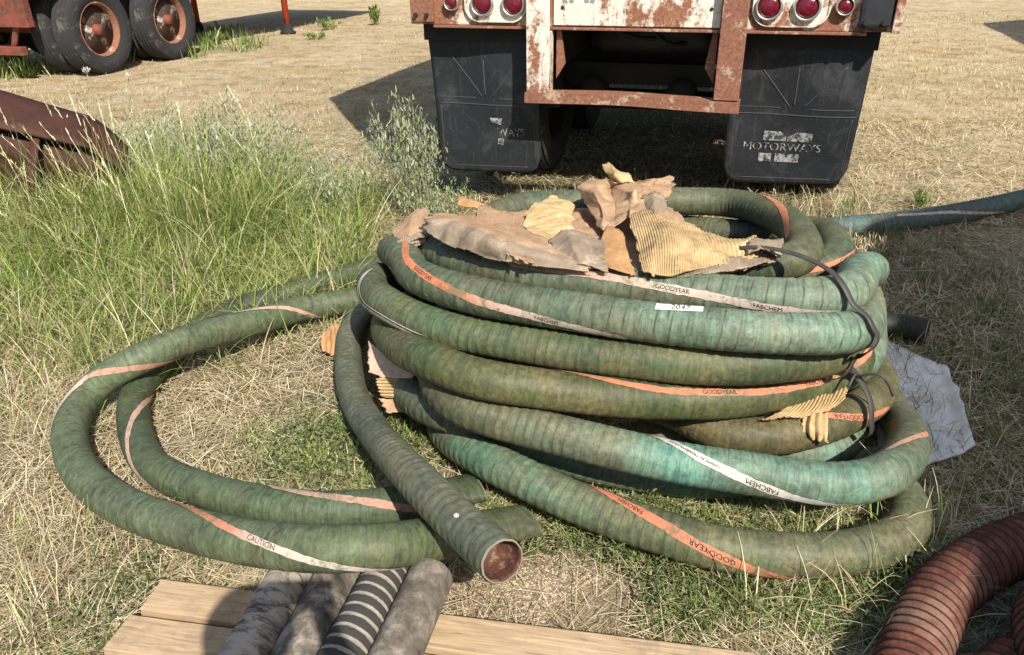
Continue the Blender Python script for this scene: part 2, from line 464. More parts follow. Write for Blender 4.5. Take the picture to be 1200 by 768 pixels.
f1 = n.noise(1.1, 7, .65); f2 = n.noise(38, 6, .75, dist=.5); f3 = n.noise(9, 6, .7); f4 = n.noise(160, 4, .7)
straw = n.ramp(n.math('ADD', n.math('MULTIPLY', f2, .6), n.math('MULTIPLY', f4, .4)), [(.36, (.24, .185, .115)), (.47, (.43, .345, .225)), (.55, (.56, .465, .32)), (.66, (.68, .59, .44))])
straw = n.mix(n.lv(f1, .42, .62), straw, (.86, .78, .68), 'MULTIPLY')
f5 = n.noise(4.5, 8, .72, dist=.3)
straw = n.mix(.8, straw, n.ramp(f5, [(.36, (.62, .61, .56)), (.48, (1.10, 1.09, 1.05)), (.64, (1.42, 1.39, 1.32))]), 'MULTIPLY')
straw = n.mix(n.math('MULTIPLY', n.lv(f3, .52, .70), .55), straw, (.30, .25, .15))
soil = n.ramp(f4, [(.35, (.24, .17, .11)), (.5, (.40, .30, .20)), (.68, (.58, .47, .35))])
green = n.ramp(f2, [(.35, (.06, .075, .025)), (.65, (.19, .20, .085))])
gm = n.math('MULTIPLY', n.math('ADD', cv[0], n.math('MULTIPLY', n.math('SUBTRACT', f3, .55), .9), True), .8)
c = n.mix(gm, straw, green)
c = n.mix(n.math('MULTIPLY', cv[2], .85), c, n.ramp(f2, [(.35, (.045, .034, .018)), (.65, (.17, .125, .065))]))  # darkens the ground colour by the painted shade mask
c = n.mix(n.math('MULTIPLY', cv[1], .92), c, soil)
n.color(c); n.bump(n.math('ADD', n.math('MULTIPLY', f2, .6), n.math('MULTIPLY', f4, .5)), .9, .03)
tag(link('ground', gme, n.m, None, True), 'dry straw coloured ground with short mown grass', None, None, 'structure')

# ================================================================== vehicles
YAW = math.radians(17.2)
M_RUST = rust_paint('rusted_steel', (.50, .36, .26), .60, 9, (.13, .055, .035), (.33, .15, .095))
M_RUSTW = rust_paint('white_paint_over_rust', (.76, .71, .61), .50, 7, (.16, .065, .04), (.36, .17, .10), True)
M_RUSTP = rust_paint('rusted_sill', (.70, .62, .50), .575, 8, (.15, .06, .038), (.36, .165, .10))
M_DARK = simple('dark_chassis', (.022, .021, .020), .8, .1)
M_BLACKS = simple('black_steel', (.035, .037, .042), .45, .3, scale=14)
M_CHROME = simple('dull_chrome_bezel', (.62, .60, .56), .35, .9, var=.2, scale=30)
M_WHITEP = simple('dirty_white_paint', (.66, .65, .61), .6, scale=3)
M_TYRE = NT('dusty_tyre_rubber', .85, 0, .25)
M_TYRE.color(M_TYRE.mix(M_TYRE.lv(M_TYRE.noise(7, 7, .7, dist=.5), .55, .75), (.030, .030, .032), (.17, .15, .125)))
M_TYRE.bump(M_TYRE.noise(40, 4), .3, .01); M_TYRE = M_TYRE.m
n = NT('red_tail_lens', .18, 0, .6); f = n.noise(70, 3)
n.color(n.ramp(f, [(.35, (.075, .004, .010)), (.7, (.17, .008, .022))])); n.bump(n.noise(160, 1), .25, .004); M_LENS = n.m
def rubber_flap():
    n = NT('black_rubber_flap', .62, 0, .35)
    f = n.noise(5, 8, .7, dist=.6); g = n.noise(60, 6, .75); st = n.noise(4, 6, .7, sc3=(7, 7, .8))
    c = n.mix(n.lv(f, .50, .72), (.016, .018, .022), (.055, .058, .063))
    c = n.mix(n.math('MULTIPLY', n.lv(g, .58, .72), .35), c, (.14, .14, .14))
    c = n.mix(n.math('MULTIPLY', n.lv(st, .56, .76), .35), c, (.13, .13, .125))
    n.color(c); n.bump(f, .3, .02); return n.m
M_FLAP = rubber_flap()
n = NT('worn_white_print', .8)
f = n.noise(34, 7, .8)
n.color(n.mix(n.lv(f, .46, .54), (.03, .032, .036), (.36, .36, .35))); M_PRINT = n.m
M_GROOVE = simple('scuffed_rubber_edge', (.055, .056, .06), .7, bump=0)

M_DISH = rust_paint('shaded_wheel_dish', (.55, .50, .43), .60, 5, (.025, .02, .018), (.10, .055, .04))  # darker than the lip: the dish's recess shade put into its colour
def tyre(parent, x, y, z, R=.52, W=.27, side=1, dark=False):
    """dual wheel: one tyre with rim; side +1 = dish faces +x"""
    w = empty('wheel', (x, y, z), 0, parent)
    h = W/2
    prof = [(-h*.72, R*.60), (-h*.98, R*.72), (-h, R*.84), (-h*.88, R*.955), (-h*.80, R*.985)]
    for a in (-.6, -.2, .2, .6):
        prof += [(h*(a-.19), R), (h*(a-.17)+.0, R), (h*(a+.13), R), (h*(a+.15), R*.982), (h*(a+.2), R*.982)]
    prof += [(h*.80, R*.985), (h*.88, R*.955), (h, R*.84), (h*.98, R*.72), (h*.72, R*.60)]
    from_bm('tyre', lathe_bm(prof, 48, 'x', closed=False), M_TYRE, w, True)
    s = side
    rim = [(s*h*.74, R*.612), (s*h*.80, R*.60), (s*h*.74, R*.575), (s*h*.2, R*.55), (-s*h*.55, R*.52), (-s*h*1.0, R*.46), (-s*h*1.05, R*.24), (-s*h*.9, R*.22), (-s*h*.85, R*.05)]
    rm = from_bm('rim', lathe_bm(rim[3:], 40, 'x'), M_DARK if dark else M_DISH, w, True)
    from_bm('rim_lip', lathe_bm(rim[:5], 40, 'x', closed=False), M_DARK if dark else M_RUST, rm, True)
    bm = lathe_bm([(-s*h*.9, .10), (-s*h*.25, .09), (-s*h*.15, .05), (-s*h*.14, .01)], 20, 'x')
    from_bm('hub', bm, M_DARK, w, True)
    for k in range(8):
        t = k*math.pi/4
        b = lathe_bm([(-s*h*1.05, .018), (-s*h*.7, .016)], 6, 'x')
        bmesh.ops.translate(b, verts=b.verts, vec=(0, R*.33*math.cos(t), R*.33*math.sin(t)))
        from_bm('lug_nut', b, M_RUST, rm)
    return w

def van_box(parent, W, L, z0, z1, m, chamfer=0.0, y0=.02):
    bm = bmesh.new()
    pl = [(0, y0), (W, y0), (W, L-chamfer*.5), (W-chamfer, L), (chamfer, L), (0, L-chamfer)] if chamfer else [(0, y0), (W, y0), (W, L), (0, L)]
    lo = [bm.verts.new((a, b, z0)) for a, b in pl]; hi = [bm.verts.new((a, b, z1)) for a, b in pl]
    bm.faces.new(lo[::-1]); bm.faces.new(hi); k = len(pl)
    for i in range(k): bm.faces.new((lo[i], lo[(i+1) % k], hi[(i+1) % k], hi[i]))
    bmesh.ops.recalc_face_normals(bm, faces=bm.faces)
    return from_bm('body', bm, m, parent)

# ---- the trailer whose rear end faces us
tr = empty('van_trailer', (-.54, 4.60, 0), -YAW)
tag(tr, 'rusty white semi trailer rear with red tail lights and black mud flaps', 'trailer')
W = 2.5
van_box(tr, W, 12.0, 1.34, 3.74, M_WHITEP)
for x0 in (.06, 1.26):
    d = box_obj('rear_door', (x0, x0+1.18, -.02, .018, 1.40, 3.68), M_WHITEP, tr, .008)
    for xx in (x0+.35, x0+.85):
        from_bm('lock_rod', lathe_bm([(1.36, .014), (3.66, .014)], 8, 'z'), M_CHROME, d).location = (xx, -.04, 0)
for y in np.arange(.6, 12, .6):   # vertical side posts
    box_obj('side_post', (-.028, -.002, y, y+.05, 1.36, 3.72), M_WHITEP, tr, .003)
sill = box_obj('rear_sill', (0, W, 0, .11, 1.07, 1.345), M_RUSTP, tr, .006)
box_obj('sill_lip', (.14, W-.14, -.018, .05, 1.055, 1.069), M_RUST, sill, .003)
ctr = box_obj('painted_panel', (.822, 1.678, -.012, -.001, 1.078, 1.34), M_RUSTW, tr, .003)
for x in (.87, 1.63):
    from_bm('bolt_hole', lathe_bm([(-.0155, .009), (-.008, .009)], 10, 'y'), M_DARK, ctr).location = (x, 0, 1.165)
for k, (x, h) in enumerate(((.885, .05), (.915, .06), (1.0, .06), (1.025, .045))):   # remains of stencilled letters
    bm = bmesh.new(); bbox(bm, -.011, .011, -.0145, -.0122, 0, h, mat=Matrix.Translation((x, 0, 1.19)) @ Matrix.Rotation((-.35, .3, -.3, .35)[k], 4, 'Y'))
    from_bm('stencil_stroke', bm, simple('grey_stencil', (.24, .25, .26), .8) if k == 0 else bpy.data.materials['grey_stencil'], ctr)
def lamp_plate(x0, x1, lamps):
    bm = bmesh.new(); n = 10; ring = []
    z0, z1, r = 1.086, 1.30, .085
    out = []
    for cx, cz, a0 in ((x1-r, z0+r, -90), (x1-r, z1-r, 0), (x0+r, z1-r, 90), (x0+r, z0+r, 180)):
        for k in range(n):
            t = math.radians(a0+90*k/(n-1)); out.append((cx+r*math.cos(t), cz+r*math.sin(t)))
    mk = lambda y, sc: [bm.verts.new((x0+(x1-x0)/2+(a-(x0+x1)/2)*sc, y, (z0+z1)/2+(b-(z0+z1)/2)*sc)) for a, b in out]
    A = mk(-.001, 1.0); B = mk(-.022, .985); C_ = mk(-.022, .95); D = mk(-.013, .93)
    for P_, Q in ((A, B), (B, C_), (C_, D)):
        for i in range(len(out)): bm.faces.new((P_[i], P_[(i+1) % len(out)], Q[(i+1) % len(out)], Q[i]))
    bm.faces.new(D); bmesh.ops.recalc_face_normals(bm, faces=bm.faces)
    p = from_bm('lamp_plate', bm, M_RUSTW, tr)
    for x in lamps: lamp(x, 1.18, .052)
def lamp(x, z, r):
    L = from_bm('tail_light', lathe_bm([(-.012, r*1.28), (-.034, r*1.24), (-.040, r*1.12), (-.034, r), (-.02, r*.99)], 32, 'y', closed=False), M_CHROME, tr, True)
    L.location = (x, 0, z)
    from_bm('lens', lathe_bm([(-.022, r*1.0), (-.030, r*.86), (-.036, r*.5), (-.038, r*.05)], 28, 'y'), M_LENS, L, True)
lamp_plate(.325, .69-.012, (.43, .605)); lamp_plate(1.822, 2.185, (1.90, 2.075))
lamp(.255, 1.185, .034); lamp(2.245, 1.185, .034)
cp = box_obj('corner_plate', (.012, .145, -.028, -.002, 1.084, 1.33), M_RUST, tr, .004)
for x in (.045, .11): from_bm('bolt', lathe_bm([(-.046, .012), (-.028, .013)], 6, 'y'), M_DARK, cp).location = (x, 0, 1.12)
bb = box_obj('bump_stop', (2.315, 2.455, -.055, -.002, 1.092, 1.33), M_BLACKS, tr, .018)
for x in (2.345, 2.425): from_bm('bolt', lathe_bm([(-.068, .014), (-.05, .016)], 8, 'y'), M_DARK, bb).location = (x, 0, 1.118)
box_obj('end_cap', (2.462, 2.499, -.06, -.002, 1.071, 1.34), M_RUSTP, tr, .004)
def post(x0, m):
    bm = bmesh.new()
    bbox(bm, x0, x0+.125, -.075, -.062, .738, 1.36, .003)
    bbox(bm, x0, x0+.012, -.0615, .02, .738, 1.05, .002); bbox(bm, x0+.113, x0+.125, -.0615, .02, .738, 1.05, .002)
    return from_bm('bumper_post', bm, m, tr)
post(.69, M_RUSTW); post(1.685, M_RUST)
bm = bmesh.new(); nseg = 24
for (y0, y1, z0, z1) in ((-.088, .03, .728, .737), (-.088, -.078, .683, .7275)):
    rows = []
    for k in range(nseg+1):
        u = k/nseg; x = .682+u*1.136
        dz = .010*math.exp(-((u-.42)/.3)**2)-.006*u; dy = .012*math.exp(-((u-.5)/.22)**2)
        rows.append([bm.verts.new((x, y+dy, z+dz)) for y, z in ((y0, z0), (y1, z0), (y1, z1), (y0, z1))])
    for A, B in zip(rows[:-1], rows[1:]):
        for i in range(4): bm.faces.new((A[i], A[(i+1) % 4], B[(i+1) % 4], B[i]))
    bm.faces.new(rows[0]); bm.faces.new(rows[-1])
bmesh.ops.recalc_face_normals(bm, faces=bm.faces)
from_bm('under_ride_bar', bm, M_RUST, tr)
for s, x in ((1, .83), (-1, 1.67)):
    bm = bmesh.new()
    vs = [(x, .03, 1.05), (x, .03, .80), (x+s*.05, .03, .88), (x+s*.025, .03, 1.05)]
    a = [bm.verts.new(v) for v in vs]; b = [bm.verts.new((v[0], v[1]+.012, v[2])) for v in vs]
    bm.faces.new(a); bm.faces.new(b[::-1])
    for i in range(4): bm.faces.new((a[i], a[(i+1) % 4], b[(i+1) % 4], b[i]))
    bmesh.ops.recalc_face_normals(bm, faces=bm.faces); from_bm('gusset', bm, M_RUST, tr)

def mud_flap(x0, x1, ztop, zbot, sw, tilt, wave, label):
    nu, nv = 26, 34; h = ztop-zbot; w = x1-x0; r = .10
    def prof(u, v):      # v 0 top .. 1 bottom
        y = .115+sw*v**1.4+wave*math.sin(u*5.2+.7)*math.sin(math.pi*min(1, v*1.2))*(1-.4*v)
        inset = .012*v
        x = x0+inset+(w-2*inset)*u+tilt*v
        z = ztop-h*v+.02*v*(u-.5)
        return x, y, z
    bm = bmesh.new(); th = .010; lay = []
    for side in (0, 1):
        g = []
        for i in range(nu+1):
            row = []
            for j in range(nv+1):
                u, v = i/nu, j/nv
                # round the lower corners by pulling the grid in
                zb = v*h; xb = u*w
                lim = 1.0
                dx = min(xb, w-xb)
                if dx < r:
                    lim = 1-(r-math.sqrt(max(0, r*r-(r-dx)**2)))/h
                x, y, z = prof(u, v*lim)
                row.append(bm.verts.new((x, y+side*th, z)))
            g.append(row)
        lay.append(g)
        for i in range(nu):
            for j in range(nv):
                q = (g[i][j], g[i+1][j], g[i+1][j+1], g[i][j+1])
                bm.faces.new(q if side == 0 else q[::-1])
    ed = [(i, 0) for i in range(nu)]+[(nu, j) for j in range(nv)]+[(i, nv) for i in range(nu, 0, -1)]+[(0, j) for j in range(nv, 0, -1)]
    for (a, b), (c_, d_) in zip(ed, ed[1:]+ed[:1]):
        try: bm.faces.new((lay[0][a][b], lay[1][a][b], lay[1][c_][d_], lay[0][c_][d_]))
        except ValueError: pass
    bmesh.ops.recalc_face_normals(bm, faces=bm.faces)
    fl = from_bm('mud_flap', bm, M_FLAP, tr, True)
    fl['label'] = label
    def on(u, v, o=.0035):
        x, y, z = prof(u, v); return (x, y-o, z)
    def line(a, b, wd=.004):
        pts = [on(a[0]+(b[0]-a[0])*k/14, a[1]+(b[1]-a[1])*k/14, .0) for k in range(15)]
        return link('moulded_rib', tube_mesh('moulded_rib', pts, wd, 6), M_GROOVE, fl)
    line((.05, .46), (.40, .46), .0028); line((.62, .46), (.95, .46), .0028); line((.03, .505), (.97, .505), .0032)
    line((.20, .18), (.47, .45), .003); line((.84, .18), (.57, .45), .003)
    if wave > 0: line((.5, .2), (.5, .44), .004)
    line((.05, .52), (.05, .90), .0025); line((.12, .955), (.88, .955), .0025); line((.95, .52), (.95, .90), .0025)
    return fl, on
def flap_print(fl, on, u0, u1, v0, body, vh, parts):
    me = text_mesh(body, 1.0)
    nV = len(me.vertices); co = np.zeros(nV*3); me.vertices.foreach_get('co', co); co = co.reshape(-1, 3)
    co[:, 0] = (co[:, 0]-co[:, 0].min())/np.ptp(co[:, 0]); co[:, 1] = (co[:, 1]-co[:, 1].min())/np.ptp(co[:, 1])
    for k in range(nV):
        co[k] = on(u0+(u1-u0)*co[k, 0], v0+vh*(1-co[k, 1]))
    me.vertices.foreach_set('co', co.ravel()); me.update()
    link('lettering', me, M_PRINT, fl)
    for poly in parts:
        bm = bmesh.new(); bm.faces.new([bm.verts.new(on(a, b)) for a, b in poly])
        bmesh.ops.triangulate(bm, faces=bm.faces)
        from_bm('emblem', bm, M_PRINT, fl)
fr_, onr = mud_flap(1.755, 2.425, 1.035, .245, .10, .0, .035, 'right mud flap with worn M emblem and MOTORWAYS lettering')
flap_print(fr_, onr, .15, .76, .70, 'MOTORWAYS', .055,
  [[(.30, .62), (.43, .62), (.48, .655), (.48, .685), (.30, .685)], [(.49, .685), (.49, .655), (.56, .62), (.68, .62), (.68, .685)],
   [(.28, .775), (.38, .775), (.38, .835), (.28, .835)], [(.41, .775), (.46, .775), (.49, .81), (.53, .775), (.60, .775), (.60, .835), (.41, .835)]])
fl_, onl = mud_flap(.045, .705, 1.035, .215, .04, .02, .028, 'left mud flap with mostly worn off WAYS lettering')
flap_print(fl_, onl, .60, .86, .665, 'WAYS', .06,
  [[(.53, .595), (.66, .595), (.64, .645), (.55, .63)], [(.60, .745), (.66, .74), (.65, .79), (.59, .785)]])
for x0, x1 in ((.03, .72), (1.74, 2.44)):
    box_obj('flap_hanger', (x0, x1, .10, .112, .975, 1.068), M_DARK, tr, .003)
# running gear under the body
for x in (.74, 1.66): box_obj('frame_rail', (x, x+.10, .13, 11.6, .86, 1.335), M_DARK, tr, .004)
for y in (.5, 1.4, 2.4, 3.4, 4.4, 5.6, 7.0, 8.4, 9.8, 11.2): box_obj('cross_member', (.845, 1.655, y, y+.06, 1.16, 1.33), M_DARK, tr, .003)
for y in (1.05, 2.35):
    ax = from_bm('axle', lathe_bm([(.1, .065), (2.4, .065)], 14, 'x'), M_DARK, tr, True); ax.location = (0, y, .52)
    for x, s in ((.02+.14, -1), (.02+.47, 1), (2.48-.14, 1), (2.48-.47, -1)): tyre(tr, x, y, .52, .50, .26, s, True)  # near-black rims: underside shade put into their colour
    for x in (.9, 1.45):
        b = from_bm('brake_chamber', lathe_bm([(-.14, .05), (-.12, .09), (.0, .095), (.02, .075), (.11, .07), (.13, .03)], 16, 'y'), M_DARK, tr, True)
        b.location = (x, y-.25, .62)
    for x in (.66, 1.80):
        box_obj('leaf_spring', (x, x+.08, y-.5, y+.5, .60, .66), M_DARK, tr, .01)
        box_obj('spring_hanger', (x-.01, x+.09, y-.62, y-.50, .56, .93), M_DARK, tr, .006)
t = from_bm('air_tank', lathe_bm([(-.4, .02), (-.38, .1), (-.3, .13), (.3, .13), (.38, .1), (.4, .02)], 18, 'x'), M_BLACKS, tr, True); t.location = (1.25, .85, .96)
for k, (x0, x1, dz) in enumerate(((.9, 1.6, .14), (.95, 1.35, .1), (1.2, 1.62, .17))):
    pts = [(x0+(x1-x0)*u, .55+.3*u, 1.08-dz*math.sin(math.pi*u)) for u in np.linspace(0, 1, 16)]
    link('air_line', tube_mesh('air_line', pts, .012, 6), M_BLACKS, tr)
box_obj('filler_plate', (.76, 1.74, .95, 2.75, .80, .85), M_DARK, tr, .004)  # plate, boxes and beams added to darken the view under the trailer
box_obj('filler_box', (.80, 1.50, 3.2, 4.2, .42, 1.15), M_DARK, tr, .02)
box_obj('filler_toolbox', (1.62, 2.35, 4.6, 5.6, .50, 1.15), M_DARK, tr, .02)
for y in (.75, 1.75, 3.05): box_obj('filler_beam', (.60, 1.90, y, y+.12, .66, .79), M_DARK, tr, .006)
for x in (.62, 1.78):
    g = box_obj('landing_leg', (x, x+.12, 9.4, 9.52, .06, 1.2), M_DARK, tr, .006); box_obj('foot', (x-.08, x+.2, 9.32, 9.6, .0, .055), M_DARK, g, .006)

# ---- the old flatbed trailer standing further off
ft = empty('flatbed_trailer', (-5.16, 10.28, 0), -YAW)
tag(ft, 'red rusted flatbed trailer on worn dual tyres in the far grass', 'trailer')
M_RED = rust_paint('faded_red_paint', (.23, .065, .045), .50, 6, (.07, .03, .02), (.16, .065, .045))
M_LEG = rust_paint('bright_red_paint', (.62, .10, .05), .45, 6, (.10, .03, .02), (.3, .08, .04))
for y in (0.0, 1.30):
    for x, s in ((-.02, 1), (-.36, -1), (-1.72, 1), (-2.06, -1)): tyre(ft, x, y, .525, .525, .28, s)
    ax = from_bm('axle', lathe_bm([(-2.1, .065), (.1, .065)], 14, 'x'), M_RED, ft, True); ax.location = (0, y, .525)
for x in (-.72, -1.46): box_obj('frame_rail', (x, x+.12, -.75, 8.0, .78, 1.18), M_RED, ft, .006)
box_obj('rear_cross_member', (-2.2, -.18, -.80, -.70, .62, 1.1), M_RED, ft, .008)
box_obj('bump_bar', (-2.2, -.40, -.78, -.70, .30, .40), M_RED, ft, .008)
for x in (-1.9, -1.2, -.55): 
    pts = [(x, -.74, .38), (x+.12, -.70, .70)]
    link('brace', tube_mesh('brace', [np.array(pts[0])+(np.array(pts[1])-np.array(pts[0]))*u for u in np.linspace(0, 1, 5)], .035, 8), M_RED, ft)
deck = box_obj('deck', (-2.3, .12, -.85, 8.3, 1.18, 1.30), M_RED, ft, .006)
for y in np.arange(-.4, 8.0, .7): box_obj('stake_pocket', (.122, .17, y, y+.09, 1.16, 1.29), M_RED, deck, .004)
for x in (-.12, -2.0):
    lg = empty('landing_leg', (x, 4.55, 0), 0, ft)
    from_bm('leg_tube', lathe_bm([(.1, .052), (.62, .055), (.63, .075), (1.18, .075)], 14, 'z'), M_LEG, lg, True)
    from_bm('foot', lathe_bm([(.0, .14), (.03, .14), (.05, .10), (.16, .065)], 16, 'z'), M_DARK, lg, True)

# ---- unseen trailer boxes, shaped and placed to cast the shade on the right
def shade_van(corner, h, label):
    p = empty('shade_van', corner, -math.radians(19.3)); tag(p, label, 'trailer', None)
    van_box(p, 2.5, 0.0, 1.2, h, M_WHITEP, 1.1, -9.0)
    for x in (.75, 1.65): box_obj('frame_rail', (x, x+.1, -8.8, -1.5, .85, 1.19), M_DARK, p, .004)
    for y in (-8.0, -6.7):
        for x, s in ((.14, -1), (.47, 1), (2.36, 1), (2.03, -1)): tyre(p, x, y, .5, .5, .26, s)
    for x in (.6, 1.8): box_obj('landing_leg', (x, x+.12, -2.2, -2.08, 0, 1.2), M_DARK, p, .006)
    return p
# front left chamfer starts where the shade's corner falls: (2.07, 4.02) + 1.072 h back towards the sun
_h = 3.7
cs = np.array([1.92, 4.06])+1.072*_h*np.array([.345, -.9386])
_a = math.radians(19.3); off = np.array([math.sin(_a), math.cos(_a)])*1.1
shade_van((cs[0]+off[0], cs[1]+off[1], 0), _h, 'unseen white van trailer shaped to cast the shade right of the coil')
cs2 = np.array([8.55, 15.0])+1.072*3.3*np.array([.345, -.9386])  # unseen copy added for the far right shadow
shade_van((cs2[0]+off[0], cs2[1]+off[1]-.2, 0), 3.3, 'unseen white van trailer copy added to cast the far right shadow')

